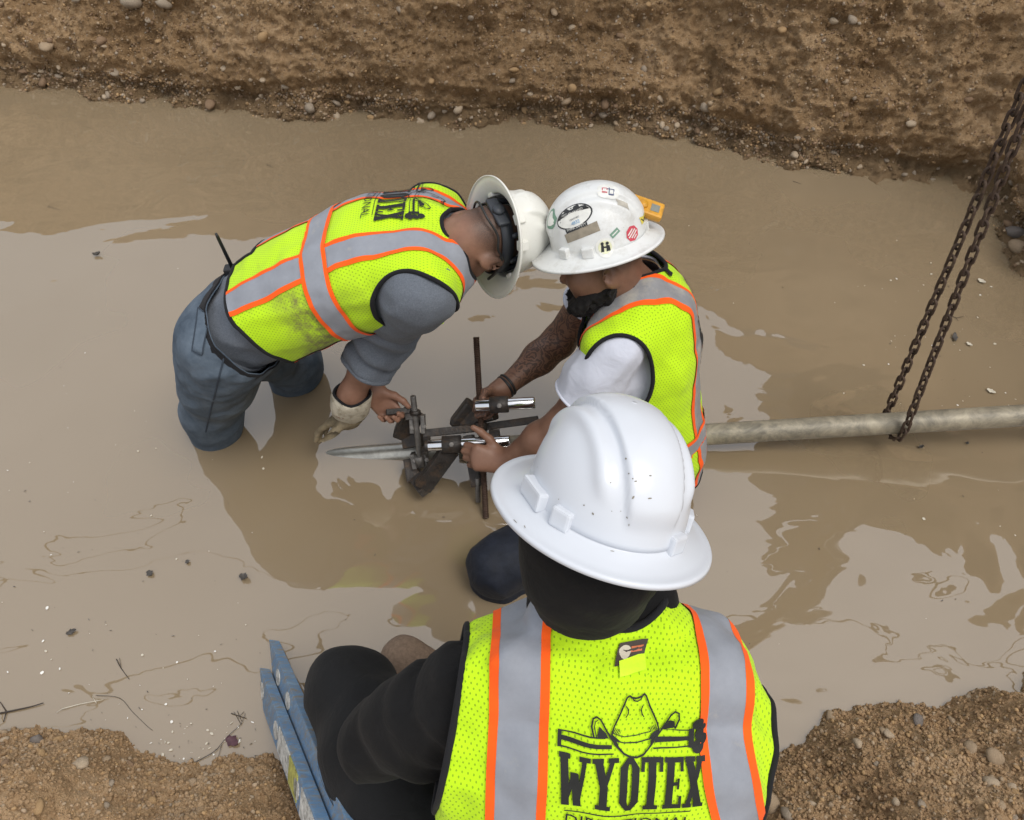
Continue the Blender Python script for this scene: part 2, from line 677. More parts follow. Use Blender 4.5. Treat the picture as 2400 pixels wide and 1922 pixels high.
def pmat(name, col, rough=0.8, var=0.25, scale=8.0, bump=0.0, bscale=300.0, bdist=0.002, metal=0.0, spec=0.5, dirt=None, dscale=6.0, damt=0.5):
    t = NT(name)
    c = t.mix(t.math('MULTIPLY_ADD', t.noise(scale, 5), 2.2, -0.6, True), tuple(x * (1 - var) for x in col[:3]), tuple(min(1, x * (1 + var)) for x in col[:3]))
    if dirt:
        c = t.mix(t.math('MULTIPLY_ADD', t.noise(dscale, 8, 0.72), 5.0, -2.5 - 1.0 + damt * 2.0, True), c, dirt)
    t.color(c)
    t.set(Roughness=rough, Metallic=metal, Specular_IOR_Level=spec)
    if bump:
        t.bump(t.noise(bscale, 3), bump, bdist)
    return t.m
# ------------------------------------------------------------------ the setting: water, banks, ground
def soil(name, dark, mid, light, sc=1.0, wet=None):
    t = NT(name)
    n1, n2, n3 = t.noise(2.2 * sc, 6, 0.65), t.noise(26 * sc, 6, 0.7), t.noise(160 * sc, 4, 0.7)
    f = t.math('ADD', t.math('MULTIPLY', n1, 0.42), t.math('ADD', t.math('MULTIPLY', n2, 0.38), t.math('MULTIPLY', n3, 0.2)))
    c = t.ramp(f, [(0.36, dark), (0.5, mid), (0.64, light)])
    vo = t.new('TexVoronoi', Scale=95 * sc)
    t.link(t.co.outputs['Object'], vo.inputs['Vector'])
    peb = t.math('MULTIPLY', t.math('LESS_THAN', vo.outputs['Distance'], 0.33), t.math('GREATER_THAN', t.noise(40 * sc, 2), 0.56))
    c = t.mix(t.math('MULTIPLY', peb, 0.4), c, (0.42, 0.33, 0.23))
    if wet:      # a damp foot along the water
        sx = t.new('SeparateXYZ')
        t.link(t.co.outputs['Object'], sx.inputs[0])
        zz = t.math('ADD', sx.outputs['Z'], t.math('MULTIPLY_ADD', t.noise(7, 4), 0.12, -0.06))
        c = t.mix(t.ramp(zz, [(0.03, (0.75,) * 3), (0.16, (0, 0, 0))]), c, wet)
    t.color(c)
    t.set(Roughness=0.95, Specular_IOR_Level=0.2)
    t.bump(t.math('ADD', n3, t.math('MULTIPLY', n2, 1.6)), 0.8, 0.018)
    return t.m
M_bank = soil('far_bank_soil', (0.135, 0.079, 0.038), (0.325, 0.21, 0.109), (0.56, 0.39, 0.232), wet=(0.19, 0.13, 0.072))
M_near = soil('near_bank_soil', (0.30, 0.18, 0.092), (0.53, 0.35, 0.195), (0.70, 0.50, 0.31), 1.5)
M_ground = soil('ground_soil', (0.16, 0.10, 0.06), (0.26, 0.17, 0.10), (0.36, 0.26, 0.16), 0.6)

K = 2400 / 2156.0
wl_px = [(-330, 160), (-160, 168), (0, 178), (60, 182), (130, 190), (300, 205), (450, 225), (560, 236), (650, 240), (760, 246), (870, 258), (1000, 262), (1100, 255), (1180, 258), (1290, 268), (1380, 274), (1450, 280), (1500, 300), (1620, 330), (1700, 345), (1800, 352), (1880, 362), (1950, 375), (2030, 384), (2075, 396), (2105, 425), (2122, 470), (2140, 520), (2156, 575)]
wl_pts = [W(u * K, v * K, z=0.0) for u, v in wl_px]
wl_pts += [V3(2.52, 2.35, 0), V3(2.62, 1.8, 0), V3(2.6, 1.3, 0), V3(2.4, 0.8, 0)]
wl_pts = [V3(-6.5, 4.6, 0), V3(-5.2, 4.75, 0)] + wl_pts
base = resample(catmull(wl_pts, 10), 0.0075)
tan = np.gradient(base, axis=0)
for _ in range(60):
    tan = 0.5 * tan + 0.25 * (np.roll(tan, 1, 0) + np.roll(tan, -1, 0))
tan[:3], tan[-3:] = tan[3], tan[-4]
tan /= np.linalg.norm(tan, axis=1)[:, None]
nout = np.stack([-tan[:, 1], tan[:, 0], tan[:, 2] * 0], 1)       # away from the water
top_h = 1.55 + 1.0 * sstep(0.3, 2.4, base[:, 0])
zr = np.r_[np.arange(-0.22, 0.9, 0.0075), np.linspace(0.95, 1.0, 2)]
rows = []
for z in zr:
    und = 0.05 * np.exp(-((z - 0.04) / 0.05) ** 2)
    rows.append(base + nout * (0.5 * max(z, 0) + 0.35 * min(z, 0) + und - 0.02)[..., None] + V3(0, 0, z))
for k in np.linspace(0.08, 1, 12):
    zz = 1.0 + (top_h - 1.0) * k
    rows.append(base + nout * (0.5 + 0.45 * (zz - 1.0))[:, None] + np.stack([0 * zz, 0 * zz, zz], 1))
for k in (0.25, 0.8, 1.8):
    rows.append(rows[len(zr) + 11] + nout * k + V3(0, 0, 0.04 * k))
G = np.array(rows)
nr, nc = G.shape[:2]
P = G.reshape(-1, 3)
Ps = P * np.array([1, 1, 1.5])
bias = fbm(P, 1.1, 2, 40)
d = 0.10 * fbm(Ps, 1.7, 3, 11) + 0.075 * ridged(Ps, 4.5, 3, 21) + 0.034 * fbm(Ps, 15, 3, 31) + 0.026 * fbm(P, 42, 2, 35) + 0.012 * ridged(P, 60, 1, 36)
cl = np.maximum(vnoise(P, 11, 51), 0.05) * 0.10 * sstep(-0.1, 0.2, bias) + np.maximum(vnoise(P, 27, 52), 0.1) * 0.045
d = d + cl
ledge = 0.05 * (sstep(0.12, 0.17, P[:, 2] + 0.10 * fbm(P * V3(1, 1, 0.2), 2.2, 3, 61)))
d = d + ledge - 0.03
keep = np.clip((P[:, 2] + 0.22) / 0.1, 0, 1)
P = P + (np.repeat(nout[None], nr, 0).reshape(-1, 3) * -0.85 + V3(0, 0, 0.5)) * (d * keep)[:, None]
ii, jj = np.meshgrid(np.arange(nr - 1), np.arange(nc - 1), indexing='ij')
F = np.stack([ii * nc + jj, ii * nc + jj + 1, (ii + 1) * nc + jj + 1, (ii + 1) * nc + jj], -1).reshape(-1, 4)
far_bank = tag(add('far_bank', P, F, M_bank), 'steep brown gravelly earth bank behind the flooded pit', None, None, 'structure')
FB = P.reshape(nr, nc, 3)

# near bank: a height field the watcher stands on
lpx = [(-300, 1520), (-120, 1535), (0, 1532), (60, 1541), (110, 1536), (160, 1533), (220, 1531), (262, 1552), (290, 1592), (370, 1622), (440, 1611), (500, 1598), (560, 1584), (600, 1598), (650, 1640)]
rpx = [(1560, 1630), (1600, 1596), (1690, 1561), (1735, 1512), (1770, 1487), (1850, 1472), (1900, 1488), (1960, 1483), (2000, 1471), (2050, 1468), (2090, 1458), (2112, 1462), (2156, 1488), (2300, 1500)]
ep = np.array([W(u * K, v * K, z=0.015) for u, v in lpx + rpx])
ep = np.vstack([[-2.9, 1.15, 0], [-1.9, 1.1, 0], ep, [1.5, 0.95, 0], [1.9, 0.95, 0], [2.6, 0.9, 0]])
ep = ep[np.argsort(ep[:, 0])]
def nb_height(X, Y):
    P0 = np.stack([X, Y, X * 0], 1)
    ye = np.interp(X, ep[:, 0], ep[:, 1]) + 0.03 * fbm(P0 * V3(1, 0, 0), 9, 4, 71) 
    s = ye - Y
    z = np.where(s > 0, 0.50 * (1 - np.exp(-np.maximum(s, 0) / 0.42)), 1.1 * s)
    z = z + 0.05 * sstep(0.0, 0.2, s) * fbm(P0, 3.5, 3, 81)
    P1 = np.stack([X, Y, z], 1)
    k = sstep(-0.12, 0.03, s)
    z = z + k * (0.036 * ridged(P1, 7, 3, 91) * sstep(0.05, 0.25, s) + 0.024 * fbm(P1, 24, 3, 95) + 0.016 * fbm(P1, 70, 2, 99) + 0.035 * np.maximum(vnoise(P1, 15, 92) - 0.12, 0))
    z = z + 0.09 * np.exp(-(((X - 1.40) / 0.09) ** 2 + ((Y - 0.79) / 0.07) ** 2)) + 0.08 * np.exp(-(((X + 1.15) / 0.16) ** 2 + ((Y - 0.55) / 0.13) ** 2))
    return z
xs = np.r_[np.linspace(-3.0, -1.75, 14)[:-1], np.arange(-1.75, 1.9, 0.0052), np.linspace(1.9, 2.7, 10)[1:]]
ys = np.r_[np.linspace(-2.5, 0.2, 20)[:-1], np.arange(0.2, 1.22, 0.0052)]
XX, YY = np.meshgrid(xs, ys, indexing='ij')
zn = nb_height(XX.ravel(), YY.ravel())
P = np.stack([XX.ravel(), YY.ravel(), zn], 1)
nx, ny = XX.shape
ii, jj = np.meshgrid(np.arange(nx - 1), np.arange(ny - 1), indexing='ij')
F = np.stack([ii * ny + jj, (ii + 1) * ny + jj, (ii + 1) * ny + jj + 1, ii * ny + jj + 1], -1).reshape(-1, 4)
kill = (P[F].mean(1)[:, 2] < -0.3)
near_bank = tag(add('near_bank', P, F[~kill], M_near), 'crumbly tan earth bank at the near edge of the pit', None, None, 'structure')

# ground out to the horizon, with the pit left open, and the pit floor
ring_in = [(-6.4, 6.6, 1.5), (-3, 6.7, 1.55), (0, 6.0, 1.55), (2.0, 5.6, 2.3), (4.3, 4.4, 2.5), (4.8, 2.2, 2.5), (4.3, 0.2, 2.2), (2.6, -0.4, 0.52), (2.6, -2.4, 0.5), (0, -2.45, 0.49), (-2.9, -2.4, 0.5), (-2.9, 0.3, 0.42), (-6.6, 0.6, 0.6), (-7.5, 3, 1.0)]
mbg = MB()
ctr = V3(-1, 2, 0)
lv, lf = [], []
n = len(ring_in)
for k, (q, zt) in enumerate([(0, 0), (0.06, .0), (0.2, .3), (0.5, .7), (1.0, 1.0)]):
    for p in ring_in:
        p = np.array(p)
        dd = nrm(V3(p[0] + 1, p[1] - 2, 0))
        lv.append(V3(p[0], p[1], p[2] * (1 - zt) + 0.9 * zt - 0.03) + dd * q * 130)
for k in range(4):
    lf += [(k * n + i, (k + 1) * n + i, (k + 1) * n + (i + 1) % n, k * n + (i + 1) % n) for i in range(n)]
tag(add('ground', lv, [f[::-1] for f in lf], M_ground, smooth=False), 'bare brown dirt ground around the pit', None, None, 'structure')
tag(add('pit_floor', [(-8, -0.5, -0.5), (4, -0.5, -0.5), (4, 7, -0.5), (-8, 7, -0.5)], [(0, 1, 2, 3)], M_ground, smooth=False), 'muddy floor of the pit under the water', None, None, 'structure')

# muddy water: a reflecting surface over thin, ever murkier layers of silt
def water_mat(name, top):
    t = NT(name)
    t.n.remove(t.b)
    n1 = t.noise(0.9, 3, 0.5)
    c = t.mix(t.math('MULTIPLY_ADD', n1, 2.0, -0.5, True), (0.345, 0.258, 0.156), (0.40, 0.307, 0.196))
    df = t.new('BsdfDiffuse')
    t.link(c, df.inputs['Color'])
    tr = t.new('BsdfTransparent')
    mx = t.new('MixShader', Fac=0.35 if top else 0.5)
    t.link(df.outputs[0], mx.inputs[1])
    t.link(tr.outputs[0], mx.inputs[2])
    out = mx.outputs[0]
    if top:
        mp = t.new('Mapping')
        mp.inputs['Scale'].default_value = (1.0, 1.35, 1.0)
        t.link(t.co.outputs['Object'], mp.inputs['Vector'])
        h = t.math('ADD', t.math('MULTIPLY', t.noise(1.5, 2, 0.5, mp.outputs[0], 0.4), 1.0), t.math('MULTIPLY', t.noise(5.0, 2, 0.45, mp.outputs[0], 0.6), 0.07))
        bp = t.new('Bump', Strength=1.0, Distance=0.035)
        t.link(h, bp.inputs['Height'])
        fr = t.new('Fresnel', IOR=2.15)
        gl = t.new('BsdfGlossy', Roughness=0.0)
        gl.inputs['Color'].default_value = (1, 1, 1, 1)
        t.link(bp.outputs[0], gl.inputs['Normal'])
        m2_ = t.new('MixShader')
        t.link(fr.outputs[0], m2_.inputs[0])
        t.link(out, m2_.inputs[1])
        t.link(gl.outputs[0], m2_.inputs[2])
        out = m2_.outputs[0]
    t.link(out, t.out.inputs['Surface'])
    return t.m
M_w1, M_w2 = water_mat('muddy_water', True), water_mat('water_silt', False)
M_w3 = pmat('deep_silt', (0.42, 0.32, 0.2), 1.0, 0.05, 1.0, spec=0.0)
wv, wf, wi = [], [], []
for k, z in enumerate((0, -0.012, -0.028, -0.048, -0.08)):
    b0 = len(wv)
    wv += [(-7.4, -0.3, z), (3.4, -0.3, z), (3.4, 6.4, z), (-7.4, 6.4, z)]
    wf.append((b0, b0 + 1, b0 + 2, b0 + 3))
    wi.append(0 if k == 0 else (2 if k == 4 else 1))
tag(add('water', wv, wf, [M_w1, M_w2, M_w3], smooth=False, midx=wi), 'still muddy brown water filling the pit', None, None, 'structure')

# stones set in the banks
def pebble(seed, sub=2, squash=(1, 0.8, 0.62)):
    bm = bmesh.new()
    bmesh.ops.create_icosphere(bm, subdivisions=sub, radius=1.0)
    Vp = np.array([v.co[:] for v in bm.verts])
    Fp = np.array([[v.index for v in f.verts] for f in bm.faces])
    bm.free()
    Vp = Vp * (1 + 0.55 * vnoise(Vp, 0.9, seed)[:, None] + 0.35 * vnoise(Vp, 2.0, seed + 3)[:, None])
    return Vp * np.array(squash), Fp
def rock_mat(name, c):
    return pmat(name, c, 0.9, 0.3, 18, 0.5, 120, 0.004, spec=0.15, dirt=(0.2, 0.13, 0.08), dscale=22, damt=0.45)
M_rock = [rock_mat('stone_' + a, c) for a, c in (('tan', (0.36, 0.27, 0.18)), ('grey', (0.33, 0.27, 0.205)), ('pale', (0.44, 0.35, 0.25)), ('brown', (0.24, 0.16, 0.10)), ('ochre', (0.38, 0.25, 0.13)), ('slate', (0.19, 0.17, 0.155)))]
PEB = [pebble(200 + i, 2, (1, random.uniform(0.65, 0.95), random.uniform(0.45, 0.8))) for i in range(7)]
def rotm():
    q = rng.normal(size=4)
    q /= np.linalg.norm(q)
    a, b, c, d_ = q
    return np.array([[1 - 2 * (c * c + d_ * d_), 2 * (b * c - a * d_), 2 * (b * d_ + a * c)], [2 * (b * c + a * d_), 1 - 2 * (b * b + d_ * d_), 2 * (c * d_ - a * b)], [2 * (b * d_ - a * c), 2 * (c * d_ + a * b), 1 - 2 * (b * b + c * c)]])
_pm = {}
def stone(p, size, parent, mi, name='stone', sink=0.35):
    k = random.randrange(len(PEB))
    if (k, mi) not in _pm:
        _pm[(k, mi)] = mk_mesh('stone', PEB[k][0], PEB[k][1], M_rock[mi])
    o = bpy.data.objects.new(name, _pm[(k, mi)])
    COL.objects.link(o)
    o.parent = parent
    o.location = tuple(p)
    o.scale = (size, size, size)
    o.rotation_euler = (random.uniform(-0.6, 0.6), random.uniform(-0.6, 0.6), random.uniform(0, 6.28))
    return o
def visible(p):
    q = np.array(p) - CAM
    dep = q[1] * CP - q[2] * SP
    u, v = 1200 + FPX * q[0] / dep, 961 - FPX * (q[1] * SP + q[2] * CP) / dep
    return -20 < u < 2420 and -20 < v < 1940
jok = [j for j in range(nc) if visible(FB[30, j])]
def bank_pt(zlo, zhi):
    for _ in range(50):
        j = random.choice(jok)
        z = random.uniform(zlo, zhi)
        i = int((z + 0.22) / 0.0075)
        if 0 <= i < len(zr) and visible(FB[i, j]):
            return FB[i, j], nout[j]
    return FB[30, jok[0]], nout[jok[0]]
for k in range(190):
    low = random.random() < 0.55
    p, no = bank_pt(-0.02, 0.13) if low else bank_pt(0.1, 0.75)
    s = random.uniform(0.011, 0.022) * (1.0 if random.random() < 0.85 else 1.7)
    stone(p + V3(0, 0, 0.2 * s) + no * s * random.uniform(-0.1, 0.5), s, far_bank, random.choice([0, 0, 1, 2, 2, 3, 4, 1] if low else [0, 3, 3, 4, 0, 1, 2]))
for u, v, s, mi in ((730, 252, .045, 1), (790, 243, .035, 1), (1072, 258, .035, 2), (1232, 258, .03, 4), (1415, 268, .034, 1), (1445, 288, .02, 0), (1340, 62, .035, 2), (1298, 28, .034, 0), (1455, 82, .033, 3), (615, 84, .042, 4), (310, 5, .075, 1), (385, 8, .05, 1), (110, 108, .055, 0), (1862, 365, .032, 2), (1890, 378, .018, 2), (2135, 290, .033, 2), (1830, 72, .03, 4), (1995, 45, .03, 1), (1950, 355, .027, 1), (520, 160, .03, 2), (617, 186, .026, 2), (1205, 165, .035, 4), (1198, 190, .03, 1), (1010, 190, .03, 4), (100, 190, .04, 3), (60, 168, .035, 3), (490, 245, .04, 3), (990, 285, .032, 2), (1010, 268, .03, 1), (870, 278, .035, 4), (1650, 250, .035, 1), (1560, 300, .03, 1), (2380, 540, .06, 5), (2385, 580, .05, 0), (2360, 520, .03, 3)):
    # the pieces that stand out, each where the face of the bank meets that line of sight
    dd = pray(u, v)
    i0 = np.argmin(np.linalg.norm(np.cross(FB[:150, ::2].reshape(-1, 3) - CAM, dd), axis=1))
    stone(FB[:150, ::2].reshape(-1, 3)[i0] + V3(0, -0.25 * s, 0.1 * s), s * 0.82, far_bank, mi)
def scatter(pts, sizes, parent, name, mats, sub=1, seed=5):
    """many small pieces joined into one mesh"""
    base_p = [pebble(300 + i + seed, sub, (1, 0.8, 0.65)) for i in range(6)]
    Vs, Fs, mi, n0 = [], [], [], 0
    for p, s in zip(pts, sizes):
        vp, fp = base_p[rng.integers(6)]
        Vs.append(vp @ rotm().T * s + p)
        Fs.append(fp + n0)
        mi.append(np.full(len(fp), rng.integers(len(mats))))
        n0 += len(vp)
    return tag(add(name, np.vstack(Vs), np.vstack(Fs), mats, parent, midx=np.concatenate(mi)), kind='stuff')
jk = np.array(jok)
def bank_pts(n, zlo, zhi):
    j, i = rng.choice(jk, n), ((rng.uniform(zlo, zhi, n) + 0.22) / 0.0075).astype(int).clip(0, len(zr) - 1)
    p = FB[i, j]
    u, v = project(p)
    k = (u > -20) & (u < 2420) & (v > -20)
    return p[k], nout[j][k]
pa, na = bank_pts(9000, -0.03, 0.12)
pb, nb_ = bank_pts(9000, 0.08, 0.88)
_p, _n = np.vstack([pa, pb]), np.vstack([na, nb_])
_k = vnoise(_p, 3.2, 401) + vnoise(_p, 9, 402) * .6 > np.where(_p[:, 2] < .13, -.14, .0) + rng.uniform(-.08, .08, len(_p))
_p, _n = _p[_k], _n[_k]
szs = 0.0035 + 0.010 * rng.random(len(_p)) ** 2.4
pts = _p + V3(0, 0, 0.3) * szs[:, None] - _n * szs[:, None] * 0.2
scatter(pts, szs, far_bank, 'gravel', [M_rock[0], M_rock[1], M_rock[3], M_rock[3], M_rock[4], M_bank, M_bank, M_bank, M_bank])
_p, _n = bank_pts(16000, -0.02, 0.9)
szs = 0.0028 + 0.0065 * rng.random(len(_p)) ** 1.8
scatter(_p + V3(0, 0, 0.2) * szs[:, None] - _n * szs[:, None] * 0.15, szs, far_bank, 'soil_grit', [M_bank, M_bank, M_bank, M_rock[3], M_rock[0]], 1, 80)
pts, szs = [], []
cx = rng.uniform(-1.75, 1.75, 100000)
cyy = rng.uniform(0.2, 1.15, 100000)
cz = nb_height(cx, cyy)
for a, b, c in zip(cx, cyy, cz):  # crumbs
    if c > 0.0 and visible((a, b, c)) and not (-0.35 < a < 0.62) and len(pts) < 15000:
        s = 0.0022 + 0.0065 * random.random() ** 3
        pts.append((a, b, c + 0.3 * s))
        szs.append(s)
scatter(pts, szs, near_bank, 'crumbs', [M_near, M_near, M_near, M_near, M_near, M_near, M_rock[0], M_rock[4]], 1, 40)
for k in range(70):
    while True:
        a, b = random.uniform(-1.5, 1.6), random.uniform(0.3, 0.95)
        c = float(nb_height(np.array([a]), np.array([b]))[0])
        if c > 0.02 and visible((a, b, c)) and not (-0.35 < a < 0.62):
            break
    s = random.uniform(0.006, 0.013)
    stone((a, b, c + 0.2 * s), s, near_bank, random.choice([0, 0, 2, 3, 4, 1]))
for u, v, s, mi in ((2330, 1775, .024, 0), (2270, 1755, .018, 0), (2315, 1835, .02, 2), (1805, 1890, .028, 0), (1845, 1910, .018, 1), (90, 1735, .017, 5), (140, 1735, .014, 4), (98, 1770, .015, 4), (190, 1792, .022, 2), (250, 1780, .012, 0), (305, 1792, .014, 3), (88, 1895, .02, 4), (2080, 1720, .018, 2), (2010, 1745, .015, 2), (2230, 1690, .014, 0), (1945, 1683, .02, 0), (2150, 1690, .02, 5)):
    q = W(u, v, z=0.25)
    for _ in range(6):
        q = W(u, v, z=float(nb_height(np.array([q[0]]), np.array([q[1]]))[0]))
    stone(q + V3(0, 0, 0.25 * s), s, near_bank, mi)
# ------------------------------------------------------------------ cloth, skin and gear materials
def vest_mat(name, dirt=0.15, holes=1.0):
    t = NT(name)
    uvn = t.new('SeparateXYZ')
    t.link(t.co.outputs['UV'], uvn.inputs[0])
    v = t.math('DIVIDE', uvn.outputs['Y'], 0.0078)
    row = t.math('FLOOR', v)
    u = t.math('ADD', t.math('DIVIDE', uvn.outputs['X'], 0.0092), t.math('MULTIPLY', t.math('MODULO', row, 2.0), 0.5))
    fu = t.math('SUBTRACT', t.math('FRACT', u), 0.5)
    fv = t.math('SUBTRACT', t.math('FRACT', v), 0.5)
    dd = t.math('ADD', t.math('MULTIPLY', t.math('MULTIPLY', fu, fu), 2.6), t.math('MULTIPLY', fv, fv))
    hole = t.ramp(dd, [(0.03, (1, 1, 1)), (0.075, (0, 0, 0))])
    c = t.mix(t.math('MULTIPLY_ADD', t.noise(5, 4), 2.0, -0.5, True), (0.46, 0.74, 0.010), (0.54, 0.83, 0.012))
    c = t.mix(t.math('MULTIPLY', hole, 0.72 * holes), c, (0.16, 0.30, 0.01))
    d1 = t.math('MULTIPLY', t.math('MULTIPLY_ADD', t.noise(9, 8, 0.75), 5.0, -2.9, True), dirt)
    d2 = t.math('MULTIPLY', t.attr('dirt'), t.math('MULTIPLY_ADD', t.noise(28, 8, 0.8), 3.4, -1.0, True))
    c = t.mix(t.math('MAXIMUM', d1, d2), c, (0.17, 0.145, 0.06))
    t.color(c)
    t.set(Roughness=0.85, Specular_IOR_Level=0.25, Sheen_Weight=0.1)
    t.bump(t.math('SUBTRACT', 1.0, hole), 0.5 * holes, 0.0015)
    return t.m
M_vestA, M_vestB, M_vestC = vest_mat('lime_mesh_soiled', 0.35), vest_mat('lime_mesh', 0.12), vest_mat('lime_mesh_clean', 0.08)
def cloth(name, col, var=0.25, scale=30, weave=900, bump=0.35, rough=0.95, dirt=None, damt=0.3, folds=0.0):
    t = NT(name)
    c = t.mix(t.math('MULTIPLY_ADD', t.noise(scale, 6, 0.7), 2.2, -0.6, True), tuple(x * (1 - var) for x in col), tuple(min(1, x * (1 + var)) for x in col))
    if dirt:
        c = t.mix(t.math('MULTIPLY_ADD', t.noise(11, 8, 0.72), 5.0, -3.3 + damt * 2.0, True), c, dirt)
    t.color(c)
    t.set(Roughness=rough, Specular_IOR_Level=0.2 if col[0] > .02 else .3, Sheen_Weight=0.06 if col[0] > .02 else 0.03)
    if folds:
        t.bump(t.noise(16, 3, 0.5, None, 1.2), folds, 0.012)
    t.bump(t.noise(weave, 2), bump, 0.001)
    return t.m
M_grey = cloth('retroreflective_tape', (0.26, 0.275, 0.31), 0.1, 20, 1500, 0.1, 0.5, (0.40, 0.38, 0.34), 0.12)
M_greyB = cloth('soiled_reflective_tape', (0.24, 0.24, 0.25), 0.12, 20, 1500, 0.1, 0.55, (0.40, 0.37, 0.31), 0.4)
M_orange = cloth('orange_tape', (0.95, 0.115, 0.012), 0.1, 20, 1400, 0.15)
M_black = cloth('black_binding', (0.012, 0.012, 0.014), 0.2, 20, 1200, 0.2)
M_print = cloth('black_print', (0.016, 0.017, 0.016), 0.2, 40, 1200, 0.1, 0.7)
M_sweat = cloth('heather_sweatshirt', (0.125, 0.14, 0.165), 0.28, 260, 700, 0.5, folds=0.25)
M_shirt = cloth('white_cotton', (0.56, 0.58, 0.66), 0.04, 20, 900, 0.2, folds=0.3)
M_hood = cloth('black_fleece', (0.0055, 0.0052, 0.0055), 0.3, 20, 500, 0.4, folds=0.35)
M_pants = cloth('black_trousers', (0.0075, 0.0075, 0.008), 0.25, 10, 1200, 0.3, 0.85, folds=0.35)
M_denim_dark = cloth('wet_dark_denim', (0.010, 0.013, 0.022), 0.4, 25, 900, 0.4, 0.7, folds=0.4)
def denim():
    t = NT('worn_denim')
    c = t.mix(t.math('MULTIPLY_ADD', t.noise(9, 6, 0.7), 2.4, -0.7, True), (0.05, 0.07, 0.096), (0.135, 0.17, 0.212))
    c = t.mix(t.math('MULTIPLY', t.attr('dirt'), t.math('MULTIPLY_ADD', t.noise(14, 6), 2.0, -0.4, True)), c, (0.085, 0.088, 0.078))
    t.color(c)
    mp = t.new('Mapping')
    mp.inputs['Scale'].default_value = (420, 420, 120)
    t.link(t.co.outputs['Object'], mp.inputs['Vector'])
    t.set(Roughness=0.9, Specular_IOR_Level=0.2)
    t.bump(t.noise(14, 3, 0.5, None, 1.0), 0.3, 0.012)
    t.bump(t.noise(2.0, 2, 0.5, mp.outputs[0]), 0.45, 0.001)
    return t.m
M_denim = denim()
def skin(name, a, b, tattoo=False, hair=None):
    t = NT(name)
    c = t.mix(t.math('MULTIPLY_ADD', t.noise(22, 5, 0.6), 2.0, -0.5, True), a, b)
    if tattoo:
        wv = t.new('TexWave', Scale=9.0, Distortion=26.0, Detail=4.0, Detail_Scale=2.4)
        t.link(t.co.outputs['Object'], wv.inputs['Vector'])
        ink = t.math('MULTIPLY', t.ramp(wv.outputs['Fac'], [(0.35, (0, 0, 0)), (0.6, (1, 1, 1))]), t.attr('tattoo'))
        c = t.mix(t.math('MULTIPLY', ink, 0.6), c, (0.018, 0.016, 0.018))
    if hair:
        c = t.mix(t.math('MULTIPLY', t.attr('stubble'), t.math('MULTIPLY_ADD', t.noise(500, 2), 1.4, 0.15, True)), c, hair)
    t.color(c)
    t.set(Roughness=0.5, Specular_IOR_Level=0.4)
    t.bump(t.noise(240, 3), 0.2, 0.002)
    return t.m
M_skinA = skin('skin_tan', (0.20, 0.100, 0.064), (0.30, 0.158, 0.105), hair=(0.025, 0.018, 0.014))
M_skinB = skin('skin_brown', (0.155, 0.077, 0.049), (0.225, 0.118, 0.076), True, (0.016, 0.011, 0.008))
M_hair = cloth('black_hair', (0.006, 0.005, 0.005), 0.4, 60, 420, 1.0, 0.8)
M_leather = pmat('work_glove_leather', (0.52, 0.47, 0.37), 0.9, 0.18, 30, 0.6, 60, 0.006, dirt=(0.20, 0.16, 0.10), dscale=24, damt=0.5)
M_mudglove = pmat('muddy_glove_fingers', (0.19, 0.15, 0.09), 0.7, 0.4, 40, 0.6, 80, 0.006)
M_suede = pmat('suede_boot', (0.21, 0.145, 0.10), 0.95, 0.25, 120, 0.6, 320, 0.003)
M_plastic_black = pmat('black_plastic', (0.014, 0.014, 0.015), 0.45, 0.2, 12)
M_suspension = pmat('dark_grey_suspension', (0.03, 0.034, 0.042), 0.5, 0.2, 12)
def shell_mat(name, col, dirt, amt, rough=0.22):
    t = NT(name)
    c = t.mix(t.math('MULTIPLY_ADD', t.noise(14, 8, 0.75), 4.0, -2.6 + amt, True), col, dirt)
    sc_ = t.new('TexNoise', Scale=60.0, Detail=6.0, Roughness=0.8)
    mp = t.new('Mapping')
    mp.inputs['Scale'].default_value = (1, 0.35, 2.2)
    t.link(t.co.outputs['Object'], mp.inputs['Vector'])
    t.link(mp.outputs[0], sc_.inputs['Vector'])
    c = t.mix(t.math('MULTIPLY_ADD', sc_.outputs['Fac'], 9.0, -6.3 + amt * 0.8, True), c, (0.16, 0.15, 0.13))
    t.color(c)
    t.set(Roughness=rough, Specular_IOR_Level=0.4)
    return t.m
M_hatA = shell_mat('cream_white_shell', (0.74, 0.735, 0.68), (0.55, 0.52, 0.42), 0.3, 0.35)
M_hatB = shell_mat('scuffed_white_shell', (0.70, 0.71, 0.70), (0.50, 0.49, 0.45), 0.6, 0.32)
M_hatC = shell_mat('clean_white_shell', (0.60, 0.625, 0.67), (0.55, 0.56, 0.575), -0.25, 0.25)
def flat(name, c, rough=0.6):
    return pmat(name, c, rough, 0.12, 60)

